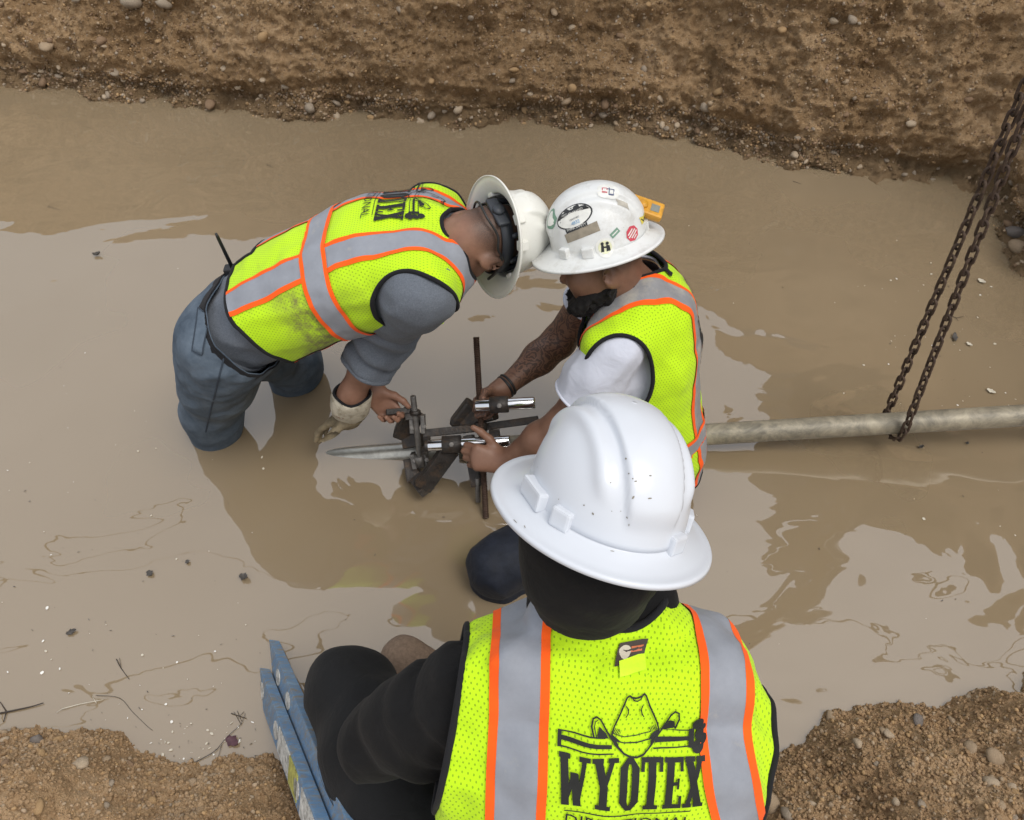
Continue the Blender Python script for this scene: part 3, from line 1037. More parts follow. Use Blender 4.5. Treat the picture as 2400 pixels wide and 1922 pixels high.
# ------------------------------------------------------------------ parts of a person
def frame(up, fw):
    """columns: side (person's right), front, up"""
    up = nrm(up)
    fw = nrm(np.array(fw, float) - up * np.dot(fw, up))
    return np.cross(fw, up), fw, up
def head_sdf(c, fr, neck_to, neck_r=0.06, jaw=1.0):
    s, f, u = fr
    g = lambda x, y, z: c + s * x + f * y + u * z
    fs = [ell(g(0, -0.012, 0.035), (s, f, u), (0.077, 0.098, 0.092)), ell(g(0, 0.025, -0.055), (s, f, u), (0.062 * jaw, 0.068, 0.066)),
          rc(g(0, 0.052, -0.098), g(0, 0.06, -0.102), 0.024, 0.022), rc(g(0.028, 0.072, -0.03), g(-0.028, 0.072, -0.03), 0.03, 0.03)]
    body = union(fs, 0.035)
    nose = union([rc(g(0, 0.088, 0.012), g(0, 0.112, -0.032), 0.011, 0.0135), rc(g(0.011, 0.094, -0.034), g(-0.011, 0.094, -0.034), 0.0115, 0.0115)], 0.012)
    brow = rc(g(0.036, 0.077, 0.026), g(-0.036, 0.077, 0.026), 0.014, 0.014)
    lips = union([rc(g(0.016, 0.088, -0.062), g(-0.016, 0.088, -0.062), 0.009, 0.009), rc(g(0.013, 0.085, -0.076), g(-0.013, 0.085, -0.076), 0.009, 0.009)], 0.006)
    ears = []
    for k in (1, -1):
        q = ell(g(0.088 * k, -0.016, -0.008), (nrm(s * k + f * -0.55), nrm(f + s * 0.55 * k), nrm(u - f * 0.15)), (0.0095, 0.023, 0.036))
        h_ = ell(g(0.100 * k, -0.010, -0.004), (nrm(s * k + f * -0.55), nrm(f + s * 0.55 * k), u), (0.009, 0.013, 0.021))
        ears.append(lambda P, q=q, h_=h_: np.maximum(q(P), -h_(P)))
    sock = [ell(g(0.034 * k, 0.098, 0.006), (s, f, u), (0.016, 0.014, 0.011)) for k in (1, -1)]
    neck = rc(g(0, -0.035, -0.04), neck_to, neck_r * 0.95, neck_r * 1.12)
    def fn(P):
        d = smin(body(P), brow(P), 0.02)
        d = smin(d, nose(P), 0.012)
        d = smin(d, lips(P), 0.008)
        for q in sock:
            d = -smin(-d, q(P), 0.012)
        for q in ears:
            d = smin(d, q(P), 0.007)
        return smin(d, neck(P), 0.045)
    return fn
def hand_prims(Wp, d, n, t, curl, thumb, sc=1.0):
    """Wp wrist; d finger direction; n palm normal; t thumb side; curl: per finger (a, b, c) degrees; thumb: three directions in (d, n, t)"""
    d = nrm(d)
    t = nrm(np.array(t) - d * np.dot(t, d))
    n = nrm(np.array(n) - d * np.dot(n, d) - t * np.dot(n, t))
    palm, fing = [], []
    for i, (o, L, ln) in enumerate(((0.029, 0.086, (0.042, 0.026, 0.021)), (0.010, 0.09, (0.046, 0.029, 0.022)), (-0.009, 0.086, (0.042, 0.027, 0.021)), (-0.027, 0.078, (0.033, 0.021, 0.018)))):
        kn = Wp + (d * L + t * o) * sc
        palm.append(rc(Wp + t * o * 0.62 * sc, kn, 0.0165 * sc, 0.0125 * sc))
        th, p = 0.0, kn
        r = 0.0102 * sc * (0.86 if i == 3 else 1)
        for q in range(3):
            th += R(curl[i][q])
            e = p + (d * math.cos(th) + n * math.sin(th)) * ln[q] * sc
            fing.append((i, rc(p, e, r, r * 0.9)))
            p, r = e, r * 0.9
    p, r = Wp + (d * 0.022 + t * 0.026 + n * 0.006) * sc, 0.0165 * sc
    tb = []
    for q, v in enumerate(thumb):
        e = p + nrm(d * v[0] + n * v[1] + t * v[2]) * (0.046, 0.034, 0.026)[q] * sc
        tb.append(rc(p, e, r, (0.0125, 0.0108, 0.0088)[q] * sc))
        p, r = e, (0.0125, 0.0108, 0.0088)[q] * sc
    pf = union(palm, 0.022)
    fg = [union([f for i, f in fing if i == k], 0.004) for k in range(4)]
    tf = union(tb, 0.006)
    def fn(P):
        dd = pf(P)
        for g in fg:
            dd = smin(dd, g(P), 0.0045)
        return smin(dd, tf(P), 0.012)
    fn.tip = p
    return fn
FIST = [(58, 78, 45)] * 4
def bounds(pts, pad):
    p = np.array(pts)
    return p.min(0) - pad, p.max(0) + pad
def join(parts):
    V, F, n = [], [], 0
    for v, f in parts:
        V.append(v)
        F.append(f + n)
        n += len(v)
    return np.vstack(V), np.vstack(F)
def folds_along(a, b, k, amp, seed, lo=0.0, hi=1.0):
    """bunched folds running round a sleeve between a and b"""
    a, b = np.array(a, np.float32), np.array(b, np.float32)
    L = np.linalg.norm(b - a)
    T = (b - a) / L
    def f(P):
        x = (P - a) @ T / L
        w = sstep(lo, lo + 0.15, x) * (1 - sstep(hi - 0.12, hi, x))
        v = np.sin(k * (x + 0.10 * vnoise(P, 14, seed) + 0.20 * vnoise(P, 6, seed + 1)) * 6.283)
        return amp * w * np.sign(v) * np.abs(v) ** 0.7 * (0.75 + vnoise(P, 9, seed + 2))
    return f

def helmet(parent, c, fr, mat, name='hard_hat', lugs=((212, .014), (294, .014), (328, .014), (25, .013), (155, .013), (90, .014))):
    """full-brim hard hat; c = centre of the brim plane. Returns (shell object, BVH of the shell)"""
    s, f, u = fr
    nph, prof = 160, []
    for k in range(44):                       # crown of the dome down to its foot, then the brim
        a = k / 43 * math.pi / 2
        prof.append(('d', math.sin(a) ** 0.92, math.cos(a) ** 0.86))
    for q in (0.02, 0.08, 0.2, 0.4, 0.6, 0.8, 0.93, 0.985, 1.0):
        prof.append(('b', q, 0))
    V = []
    for ty, a, b in prof:
        for k in range(nph):
            ph = 2 * math.pi * k / nph
            cx, sy = math.cos(ph), math.sin(ph)             # x side, y front
            ax, by = 0.109, 0.131
            if ty == 'd':
                x, y, z = ax * a * cx, by * a * sy - 0.004 * (1 - b), 0.012 + 0.142 * b
                w = sstep(0.05, 0.35, b) * (1 - 0.25 * b)
                wid = 0.030 + 0.010 * b
                rid = float(sstep(wid + 0.0055, wid, abs(x))) * 0.010 * float(sstep(0.16, 0.42, b))
                sid = float(np.exp(-((abs(x) - 0.064) / 0.009) ** 2)) * 0.008 * float(sstep(0.3, 0.55, b))
                n3 = nrm((x / ax ** 2, y / by ** 2, (z - 0.012) / 0.142 ** 2))
                x, y, z = V3(x, y, z) + n3 * (rid + sid)
            else:
                wb = 0.047 + 0.005 * sy * sy + (0.006 if sy > 0 else 0) * sy
                x, y = (ax + wb * a) * cx, (by + wb * a) * sy
                z = 0.012 * (1 - a) ** 3 - 0.012 * a ** 1.5 - 0.004 * a * sy + 0.0035 * math.exp(-((a - 0.93) / 0.06) ** 2) - (0.004 if a == 1.0 else 0)
            V.append(c + s * x + f * y + u * z)
    V.append(c + u * 0.1605 - f * 0.004)
    F, m = [], len(prof)
    for i in range(m - 1):
        F += [(i * nph + k, (i + 1) * nph + k, (i + 1) * nph + (k + 1) % nph, i * nph + (k + 1) % nph) for k in range(nph)]
    F += [(i, (i + 1) % nph, len(V) - 1) for i in []]
    o = add(name, V, [q for q in F], mat, parent, solid=0.0028)
    o.modifiers['thickness'].offset = -1
    bv = bvh_of(V, F)
    susp = True
    for ang, w in lugs:
        ph = R(ang)
        dirv = nrm(s * math.cos(ph) * 1.0 + f * math.sin(ph))
        tg = np.cross(u, dirv)
        p = c + s * 0.111 * math.cos(ph) + f * 0.133 * math.sin(ph) + u * 0.019
        MB().box(p, (dirv, tg, u), (0.010, w, 0.014), 0.004).build('accessory_slot', mat, o, smooth=False)
    if susp:
        pts = [c + s * 0.086 * math.cos(R(k * 10)) + f * 0.106 * math.sin(R(k * 10)) - u * 0.012 for k in range(36)]
        mb = MB()
        vv, ff = [], []
        for k, p in enumerate(pts):
            rd = nrm(p - c + u * 0.012)
            for du, dr in ((-0.017, 0), (0.017, 0), (0.017, 0.004), (-0.017, 0.004)):
                vv.append(p + u * du + rd * dr)
        for k in range(36):
            for q in range(4):
                ff.append((k * 4 + q, ((k + 1) % 36) * 4 + q, ((k + 1) % 36) * 4 + (q + 1) % 4, k * 4 + (q + 1) % 4))
        mb.put(vv, ff)
        for ang in (45, 135, 225, 315, 0, 180):
            ph = R(ang)
            a = c + s * 0.086 * math.cos(ph) + f * 0.106 * math.sin(ph)
            mb.tube(catmull([a, c + (a - c) * 0.9 + u * 0.06, c + (a - c) * 0.35 + u * 0.12, c + u * 0.128], 4), 0.008, 6)
        sp = mb.build('suspension', M_suspension, o, smooth=True)
        kb = c - f * 0.112 - u * 0.022
        MB().tube([kb, kb - f * 0.012], [0.017, 0.015], 14).box(kb + f * 0.004, (s, f, u), (0.045, 0.006, 0.017), 0.004).build('ratchet_knob', M_suspension, o, smooth=True)
    return o, bv
# closing cap at the crown is a tiny ring of the dome itself

def vest(parent, sw, sdf, mat, lo, hi, hem, arms, neck, stripes, band, tape=M_grey, front=None, dirt=None, h=0.009, wob=0.0105):
    """sw: Sweep giving body coordinates; arms: [(centre, axes, radii)]; neck: (a, b, r); stripes: [(lateral s, side sign of back)]"""
    ax_ = nrm(sw.p[-1] - sw.p[0])
    def f(P):
        fold = wob * fbm(P, 7, 3, 77) + wob * 0.5 * vnoise(P, 26, 78) + creases(P, 8.5, wob * 1.1, ax_, 79, 0.3)
        return sdf(P) + fold
    V, F = iso(f, lo, hi, h)
    T = tris(F)
    _, L, x, y, ph = sw.coords(V)
    dirtv = np.zeros(len(V))
    if dirt:
        pu, pv = project(V)
        dirtv = np.clip(sum(a * np.exp(-(((pu - p[0]) / r) ** 2 + ((pv - p[1]) / r) ** 2)) for p, r, a in dirt), 0, 1)
    lx_ = nrm(sw.l[2] - ax_ * (sw.l[2] @ ax_))
    hs_, ss_ = (sw.p - sw.p[0]) @ ax_, (sw.p - sw.p[0]) @ lx_
    x = (V - sw.p[0]) @ lx_ - np.interp((V - sw.p[0]) @ ax_, hs_, ss_)
    A = np.column_stack([V, L, x, y, (V - sw.p[0]) @ ax_, dirtv, L * 0])
    fk = lambda A: A[:, 3] - hem - 0.012 * np.sin(A[:, 4] * 14)
    A, T = clip(A, T, fk(A))
    for cc, axs, rr in arms:
        A, T = clip(A, T, ell(cc, axs, rr)(A[:, :3].astype(np.float32)).astype(float))
    A, T = clip(A, T, rc(*neck[:2], neck[2], neck[2])(A[:, :3].astype(np.float32)).astype(float))
    if front:
        A, T = clip(A, T, front(A))
    # keep the largest piece
    lab = np.arange(len(A))
    while True:
        m_ = np.minimum(np.minimum(lab[T[:, 0]], lab[T[:, 1]]), lab[T[:, 2]])
        new = lab.copy()
        for k in range(3):
            np.minimum.at(new, T[:, k], m_)
        new = new[new]
        if (new == lab).all():
            break
        lab = new
    big = np.bincount(lab[T[:, 0]]).argmax()
    T = T[lab[T[:, 0]] == big]
    used, inv = np.unique(T, return_inverse=True)
    A, T = A[used], inv.reshape(T.shape)
    fn = np.cross(A[T[:, 1], :3] - A[T[:, 0], :3], A[T[:, 2], :3] - A[T[:, 0], :3])
    lm_ = nrm(sw.l[2])
    lm_ = nrm(lm_ - ax_ * (lm_ @ ax_))
    bm_ = np.cross(ax_, lm_)
    dom = np.abs(np.stack([fn @ lm_ * 0.8, fn @ bm_, fn @ ax_ * 0.9], 1)).argmax(1)
    C3 = np.stack([A[:, :3] @ lm_, A[:, :3] @ bm_, A[:, :3] @ ax_], 1)
    pick = np.array([[1, 2], [0, 2], [0, 1]])[dom]
    luv = np.stack([C3[T, pick[:, None, 0]], C3[T, pick[:, None, 1]]], -1).reshape(-1, 2)
    o = add('safety_vest', A[:, :3], T, mat, parent, solid=0.003, uv=luv, attrs={'dirt': A[:, 7]})
    trim_tubes(A[:, :3], T, 0.0062).build('edge_binding', M_black, o, smooth=True)
    N = vnormals(A[:, :3], T)
    def strip(nm, funcs, m, off):
        B, Q = np.hstack([A, N]), T
        for fn in funcs:
            B, Q = clip(B, Q, fn(B))
            if len(Q) == 0:
                return None
        return add(nm, B[:, :3] + B[:, 9:12] * off, Q, m, o)
    bc, bw, ow = band if band else (0, 0, 0)
    for spec in stripes:
        cs, w, e, Lr = spec
        cf = cs if callable(cs) else (lambda B, c0=cs: B[:, 4] * 0 + c0)
        rng_ = [lambda B: B[:, 3] - Lr[0], lambda B: Lr[1] - B[:, 3]]
        strip('reflective_stripe', rng_ + [lambda B: w - np.abs(B[:, 4] - cf(B))], tape, 0.0030)
        strip('orange_edging', rng_ + [lambda B: w + e - (B[:, 4] - cf(B)), lambda B: (B[:, 4] - cf(B)) - w], M_orange, 0.0034)
        strip('orange_edging', rng_ + [lambda B: w + e + (B[:, 4] - cf(B)), lambda B: -(B[:, 4] - cf(B)) - w], M_orange, 0.0034)
    if band:
        strip('reflective_stripe', [lambda B: bw - np.abs(B[:, 3] - bc)], tape, 0.0052)
        strip('orange_edging', [lambda B: bw + ow - (B[:, 3] - bc), lambda B: (B[:, 3] - bc) - bw], M_orange, 0.0056)
        strip('orange_edging', [lambda B: bw + ow + (B[:, 3] - bc), lambda B: -(B[:, 3] - bc) - bw], M_orange, 0.0056)
    return o, bvh_of(A[:, :3] + N * 0.002, T)

# ------------------------------------------------------------------ the print on the back of the vests
def logo_shapes():
    """quads and lines in the print's own units, x -430..430, y up; letters 0..300 high"""
    Q, Ls = [], []
    def rect(a, b, c, d_):
        Q.append(((a, b), (c, b), (c, d_), (a, d_)))
    def dia(x0, y0, x1, y1, w):
        Q.append(((x0 - w / 2, y0), (x0 + w / 2, y0), (x1 + w / 2, y1), (x1 - w / 2, y1)))
    S = 26
    # W
    x = -432
    dia(x + 52, 0, x + 30, 300, 46); dia(x + 48, 0, x + 92, 210, 26); dia(x + 122, 0, x + 92, 210, 46); dia(x + 122, 0, x + 150, 300, 26)
    rect(x, 300 - S, x + 66, 300); rect(x + 118, 300 - S, x + 182, 300)
    # Y
    x = -240
    dia(x + 78, 130, x + 32, 300, 48); dia(x + 78, 130, x + 124, 300, 28); rect(x + 54, S, x + 100, 140); rect(x + 34, 0, x + 120, S)
    rect(x, 300 - S, x + 66, 300); rect(x + 94, 300 - S, x + 156, 300)
    # O
    x = -72
    P = [(40, 0), (72, 0), (112, 52), (112, 248), (72, 300), (40, 300), (0, 248), (0, 52)]
    I = [(50, 34), (62, 34), (68, 60), (68, 240), (62, 266), (50, 266), (44, 240), (44, 60)]
    for k in range(8):
        k2 = (k + 1) % 8
        Q.append(tuple((x + a, b) for a, b in (P[k], P[k2], I[k2], I[k])))
    # T
    x = 50
    rect(x, 300 - S, x + 130, 300); rect(x, 228, x + 20, 300 - S); rect(x + 110, 228, x + 130, 300 - S); rect(x + 43, S, x + 89, 300 - S); rect(x + 22, 0, x + 110, S)
    # E
    x = 190
    rect(x + 14, 0, x + 58, 300); rect(x, 0, x + 14, S); rect(x, 300 - S, x + 14, 300); rect(x + 58, 0, x + 112, S); rect(x + 94, S, x + 112, 76); rect(x + 58, 300 - S, x + 112, 300); rect(x + 94, 226, x + 112, 300 - S); rect(x + 58, 140, x + 80, 162); rect(x + 80, 116, x + 94, 186)
    # X
    x = 312
    dia(x + 32, S - 2, x + 86, 300 - S, 28); dia(x + 90, S - 2, x + 28, 300 - S, 46)
    rect(x, 0, x + 52, S); rect(x + 62, 0, x + 124, S); rect(x, 300 - S, x + 60, 300); rect(x + 68, 300 - S, x + 120, 300)
    # drill rod behind the hat, with its bit
    Q.append(((-432, 352), (-130, 346), (-130, 366), (-432, 374)))
    Q.append(((130, 362), (345, 384), (345, 404), (130, 386)))
    Ls.append(([(-432, 325), (-120, 322)], 5)); Ls.append(([(-432, 396), (-170, 398)], 5)); Ls.append(([(-432, 325), (-432, 396)], 16))
    Ls.append(([(120, 338), (345, 352)], 5)); Ls.append(([(185, 425), (345, 440)], 5))
    Q.append(((330, 344), (362, 340), (362, 452), (330, 446)))
    for cx, cy_, r in ((385, 470, 36), (398, 404, 30), (388, 346, 36), (420, 436, 22), (424, 372, 22)):
        for k in range(6):
            a, b = R(60 * k), R(60 * k + 60)
            Q.append(((cx, cy_), (cx + r * math.cos(a), cy_ + r * math.sin(a)), (cx + r * math.cos((a + b) / 2) * 1.02, cy_ + r * math.sin((a + b) / 2) * 1.02), (cx + r * math.cos(b), cy_ + r * math.sin(b))))
    # the hat: crown, brim, band and shading
    Ls.append(([(-138, 395), (-118, 470), (-92, 540), (-72, 600), (-58, 640), (-44, 652), (-28, 640), (0, 634), (28, 640), (46, 654), (58, 642), (80, 590), (110, 530), (140, 470), (158, 410)], 7))
    Ls.append(([(-26, 640), (-16, 622), (6, 616), (26, 626), (36, 644)], 5))
    Ls.append(([(-60, 590), (-44, 570), (-44, 545), (-56, 520)], 5)); Ls.append(([(40, 590), (32, 566), (40, 540), (52, 520)], 5))
    Ls.append(([(-138, 395), (-60, 372), (20, 366), (100, 378), (158, 402)], 4)); Ls.append(([(-128, 424), (-60, 400), (20, 396), (100, 408), (152, 430)], 3))
    Ls.append(([(-236, 398), (-250, 450), (-244, 500), (-224, 514), (-200, 500), (-160, 430), (-110, 370), (-60, 322), (-20, 304), (20, 300), (60, 312), (110, 356), (170, 420), (220, 520), (244, 544), (266, 536), (270, 500), (250, 440)], 7))
    Ls.append(([(-222, 398), (-234, 450), (-230, 484), (-218, 494)], 4))
    Q.append(((-216, 402), (-150, 396), (-168, 424), (-206, 456))); Q.append(((-140, 392), (-70, 372), (-100, 396), (-134, 420)))
    Q.append(((170, 420), (250, 446), (244, 484), (216, 488))); Q.append(((90, 376), (160, 404), (150, 424), (116, 402))); Q.append(((-122, 370), (-72, 326), (-84, 348), (-108, 392))); Q.append(((100, 346), (132, 384), (122, 396), (104, 372)))
    for k in range(5):
        Ls.append(([(-124 + k * 9, 424 - k * 3), (-110 + k * 8, 452 - k * 4)], 3)); Ls.append(([(142 - k * 9, 424 - k * 3), (128 - k * 8, 456 - k * 5)], 3))
    Ls.append(([(-380, -36), (360, -22)], 5))
    return Q, Ls
def print_logo(parent, dec, sx, sy, off=0.0035, word=True):
    Q, Ls = logo_shapes()
    mb = MB()
    dec.quads([[(a * sx, (b - 150) * sy) for a, b in q] for q in Q], mb, off)
    for p, w in Ls:
        dec.line([(a * sx, (b - 150) * sy) for a, b in p], w * sx * 1.4, mb, off + 0.0004)
    if word:
        dec.text('DIRECTIONAL', 118 * sy, mb, (0, (-105 - 150) * sy), off, sx / sy * 1.0)
    return mb.build('back_print', M_print, parent, smooth=True)
# ------------------------------------------------------------------ person bending over the pipe (grey sweatshirt, jeans)
def plane_clip(A, T, c, n, rad):
    """cut off what lies beyond the plane at c (normal n), only near c"""
    q = A[:, :3] - c
    return clip(A, T, np.maximum(-(q @ nrm(n)), np.linalg.norm(q, axis=1) - rad))
LA = [V3(0, 1, 0)] * 6
yA = 1.79
spA = [W(560, 765, y=yA), W(650, 708, y=yA), W(765, 655, y=yA), W(880, 616, y=yA), W(975, 596, y=yA), W(1042, 583, y=yA)]
swA = Sweep(spA, LA, [.165, .165, .165, .18, .175, .11], [.125, .125, .13, .135, .12, .075])
shRA, shLA = V3(-.245, 1.605, .875), V3(-.22, 1.965, .85)
elRA, wrRA = W(907, 765, z=.615), W(824, 922, z=.375)
elLA, wrLA = V3(-.36, 2.0, .56), W(868, 918, z=.33)
pA = empty('person', (-.95, 1.9, -.45), 'worker in grey sweatshirt and blue jeans bending over the pipe clamp', 'person', 'workers in hard hats and lime vests')
# jeans
hipN, hipF = W(520, 812, y=1.70), W(540, 800, y=1.90)
knN, knF = V3(-1.07, 1.845, .12), V3(-.835, 2.12, .09)
jsw = Sweep([spA[0] + (spA[1] - spA[0]) * 0.75, spA[0], W(525, 800, y=1.8)], LA[:3], [.168, .178, .165], [.128, .135, .12], 2.2)
jf = [jsw, rc(hipN, lerp(hipN, knN, .5), .122, .105), rc(lerp(hipN, knN, .5), knN, .105, .090), rc(knN, V3(-1.17, 1.885, -.40), .090, .08), rc(hipF, knF, .115, .086), rc(knF, V3(-.97, 2.12, -.42), .086, .08)]
ju = union(jf, .08)
fo1 = folds_along(hipN + V3(.10, 0, .0), knN, 7, .0035, 5, 0.1, 1.1)
V, F = iso(lambda P: ju(P) + .010 * fbm(P, 6, 3, 3) + creases(P, 14, .010, V3(.55, .8, .25), 5, .15) * (.25 + .75 * sstep(-1.12, -.92, P[:, 0] + .3 * (P[:, 2] - .3))) + creases(P, 8, .005, V3(.2, .6, 1), 6, .3), (-1.35, 1.5, -.45), (-.45, 2.25, .95), .0075)
A, T = clip(np.column_stack([V]), tris(F), .062 - swA.coords(V)[1])
dv = np.clip(np.exp(-((A - W(640, 900, z=.3)) ** 2).sum(1) / .2 ** 2) * 1.2, 0, 1)
jeansA = add('jeans', A, T, M_denim, pA, solid=.003, attrs={'dirt': dv})
bvJ = bvh_of(A, T)
mb = MB()
for lp in sorted(borders(T), key=len)[-1:]:
    if 1:
        pp = A[lp]
        for _ in range(8): pp = .5 * pp + .25 * (np.roll(pp, 1, 0) + np.roll(pp, -1, 0))
        pp = resample(pp, .012, True)
        ax = nrm(spA[1] - spA[0])
        V2, F2 = [], []
        c0 = pp.mean(0)
        for p in pp:
            rd = nrm(p - c0 - ax * ((p - c0) @ ax))
            for a, b in ((-.034, .001), (-.034, .006), (-.002, .006), (-.002, .001)):
                V2.append(p + ax * a + rd * b)
        m = len(pp)
        for i in range(m):
            for q in range(4):
                F2.append((i * 4 + q, ((i + 1) % m) * 4 + q, ((i + 1) % m) * 4 + (q + 1) % 4, i * 4 + (q + 1) % 4))
        mb.put(V2, F2)
mb.build('belt', M_black, pA, smooth=False)
M_denim_seam = flat('denim_seam', (0.03, 0.042, 0.06), .9)
mb = MB()
surf_strip(bvJ, [(548, 752), (537, 790), (522, 850), (507, 910), (494, 960), (482, 1012)], .0055, .002, mb)
surf_strip(bvJ, [(497, 690), (515, 722), (542, 748), (556, 764)], .005, .002, mb)
surf_strip(bvJ, [(538, 800), (558, 824), (600, 838), (645, 840)], .005, .002, mb)
mb.build('seam', M_denim_seam, jeansA, smooth=True)
mb = surf_patch(bvJ, [(452, 822), (474, 832), (493, 744), (466, 722)], .004, MB())
mb.build('back_pocket', M_denim, jeansA, smooth=True, solid=.003)
mb = surf_strip(bvJ, [(466, 722), (452, 822), (474, 832), (493, 744), (466, 722)], .004, .0045, MB())
mb.build('pocket_seam', M_denim_seam, jeansA, smooth=True)
mb = surf_strip(bvJ, [(558, 764), (578, 742)], .014, .006, MB())
mb.build('belt_loop', M_denim, jeansA, smooth=True)
# sweatshirt
cufR = lerp(elRA, wrRA, .56)
armRA = nrm(np.cross(elRA - shRA, V3(0, .75, .65)))
sf = union([swA, rc(spA[4], shRA, .095, .080), rc(spA[4], shLA, .095, .080), rc(shRA, elRA, .090, .088), rc(elRA, lerp(elRA, wrRA, .7), .088, .072), rc(shLA, elLA, .082, .07), rc(elLA, lerp(elLA, wrLA, .7), .068, .058)], .045)
fd = [folds_along(shRA, lerp(elRA, wrRA, .6), 6.0, .0135, 9, .40, 1.02), folds_along(shLA, elLA, 5, .005, 12, .3, 1.1)]
nearR = rc(shRA, cufR, .12, .12)
V, F = iso(lambda P: sf(P) + .009 * fbm(P, 8, 3, 15) + fd[0](P) * (nearR(P) < .03) + .004 * vnoise(P, 30, 4) + creases(P, 10, .009, armRA, 14, .3), (-.98, 1.42, .36), (.02, 2.2, 1.12), .0075)
A, T = plane_clip(np.column_stack([V]), tris(F), cufR, wrRA - elRA, .14)
A, T = plane_clip(A, T, lerp(elLA, wrLA, .56), wrLA - elLA, .14)
A, T = clip(A, T, swA.coords(A)[1] - .015)
shirtA = add('sweatshirt', A, T, M_sweat, pA, solid=.004)
trim_tubes(A, T, .008, .2).build('cuff', M_sweat, shirtA, smooth=True)
# vest
vsA = union([lambda P: swA(P) - .020, rc(spA[4], shRA, .112, .092), rc(spA[4], shLA, .112, .092)], .05)
Tn = nrm(spA[5] - spA[3])
armR = nrm(elRA - shRA)
vA, bvVA = vest(pA, swA, vsA, M_vestA, (-.98, 1.4, .36), (.06, 2.2, 1.16), .165,
     [(shRA + V3(-.005, -.075, -.045), (V3(0, 1, 0), Tn, np.cross(V3(0, 1, 0), Tn)), (.125, .125, .155)), (shLA + V3(-.005, .075, -.045), (V3(0, 1, 0), Tn, np.cross(V3(0, 1, 0), Tn)), (.125, .125, .155))],
     (spA[5] + Tn * .03, spA[5] + Tn * .3, .100), [(-.112, .026, .012, (0, 2)), (.112, .026, .012, (0, 2))], (.42, .029, .013),
     dirt=[((718, 735), 42, 1.5), ((755, 800), 55, .75), ((660, 700), 40, .5), ((770, 850), 50, .9), ((830, 700), 60, .3)])
dA = Decal(bvVA, (925, 462), up=Tn)
print_logo(vA, dA, .00027, .00027)
# head, arms, hands
frA = frame((.878, .466, -.115), (-.42, .10, -.9))
brimA = W(1163, 556, D=2.2)
hcA = brimA - frA[2] * .046 + frA[1] * .004
hsdf = head_sdf(hcA, frA, spA[5] - Tn * .05, .064, 1.06)
Vh, Fh = iso(hsdf, *bounds([hcA, hcA + frA[2] * .05, spA[5]], .14), .006)
glove_d = nrm(W(745, 985, z=.17) - W(815, 965, z=.23))
hl = hand_prims(wrLA, W(918, 968, z=.25) - wrLA, V3(.15, -.9, -.35), V3(.6, .45, .65), [(35, 62, 55), (42, 66, 50), (48, 68, 50), (55, 66, 45)], [(.75, .25, .55), (.85, .15, .25), (.9, .1, .0)])
armL = union([hl, rc(elLA, lerp(elLA, wrLA, .35), .048, .05), rc(lerp(elLA, wrLA, .35), wrLA, .049, .029)], .03)
Vl, Fl = iso(armL, *bounds([elLA, wrLA, W(925, 985, z=.25), wrLA + V3(.15, 0, -.14)], .07), .0048)
armRf = union([rc(lerp(elRA, wrRA, .3), lerp(elRA, wrRA, .5), .046, .054), rc(lerp(elRA, wrRA, .5), wrRA, .054, .036), rc(wrRA, wrRA + (wrRA - elRA) * .25, .036, .034)], .04)
Vr, Fr = iso(armRf, *bounds([elRA, wrRA], .11), .006)
Vt, Ft = iso(union([lambda P: swA(P) + .02, rc(shRA, elRA, .055, .05), rc(shLA, elLA, .055, .05)], .04), (-.98, 1.42, .36), (.02, 2.2, 1.1), .016)
Vb, Fb = join([(Vh, Fh), (Vl, Fl), (Vr, Fr), (Vt, Ft)])
lc = np.stack([(Vb - hcA) @ a for a in frA], 1)
stub = sstep(-.045, .03, lc[:, 2] - .55 * lc[:, 1]) * (np.abs(lc).max(1) < .14) * sstep(.045, -.01, lc[:, 1]) * (np.arange(len(Vb)) < len(Vh)) * .85
bodyA = add('body', Vb, Fb, M_skinA, pA, attrs={'stubble': stub, 'tattoo': Vb[:, 0] * 0})
hatA, bvHA = helmet(pA, brimA, frA, M_hatA)
g = lambda fr, c, x, y, z: c + fr[0] * x + fr[1] * y + fr[2] * z
mb = MB()
kk = [g(frA, hcA, .088, .0, .012), g(frA, hcA, .090, -.03, .018), g(frA, hcA, .082, -.06, .0), g(frA, hcA, .06, -.095, .0), g(frA, hcA, .02, -.125, -.02), g(frA, hcA, -.03, -.125, -.02), g(frA, hcA, -.075, -.07, .0), g(frA, hcA, -.088, 0, .012)]
mb.tube(catmull(kk, 6), .0032, 6)
mb.tube(catmull([g(frA, hcA, .087, -.035, .012), g(frA, hcA, .088, -.005, .02), g(frA, hcA, .084, .04, .015), g(frA, hcA, .07, .085, .01)], 5), .0042, 6)
mb.build('glasses_cord', M_plastic_black, pA, smooth=True)
mb = MB().tube([W(1000, 768, D=2.2), W(1014, 742, D=2.17)], [.003, .0045], 6)
mb.build('clip_pen', M_plastic_black, vA, smooth=True)
MB().box(W(1026, 748, D=2.17), (nrm(V3(1, .2, .3)), nrm(V3(-.3, .2, .9)), nrm(V3(0, -1, .2))), (.012, .018, .004), .003).build('lime_tab', M_vestB, vA)
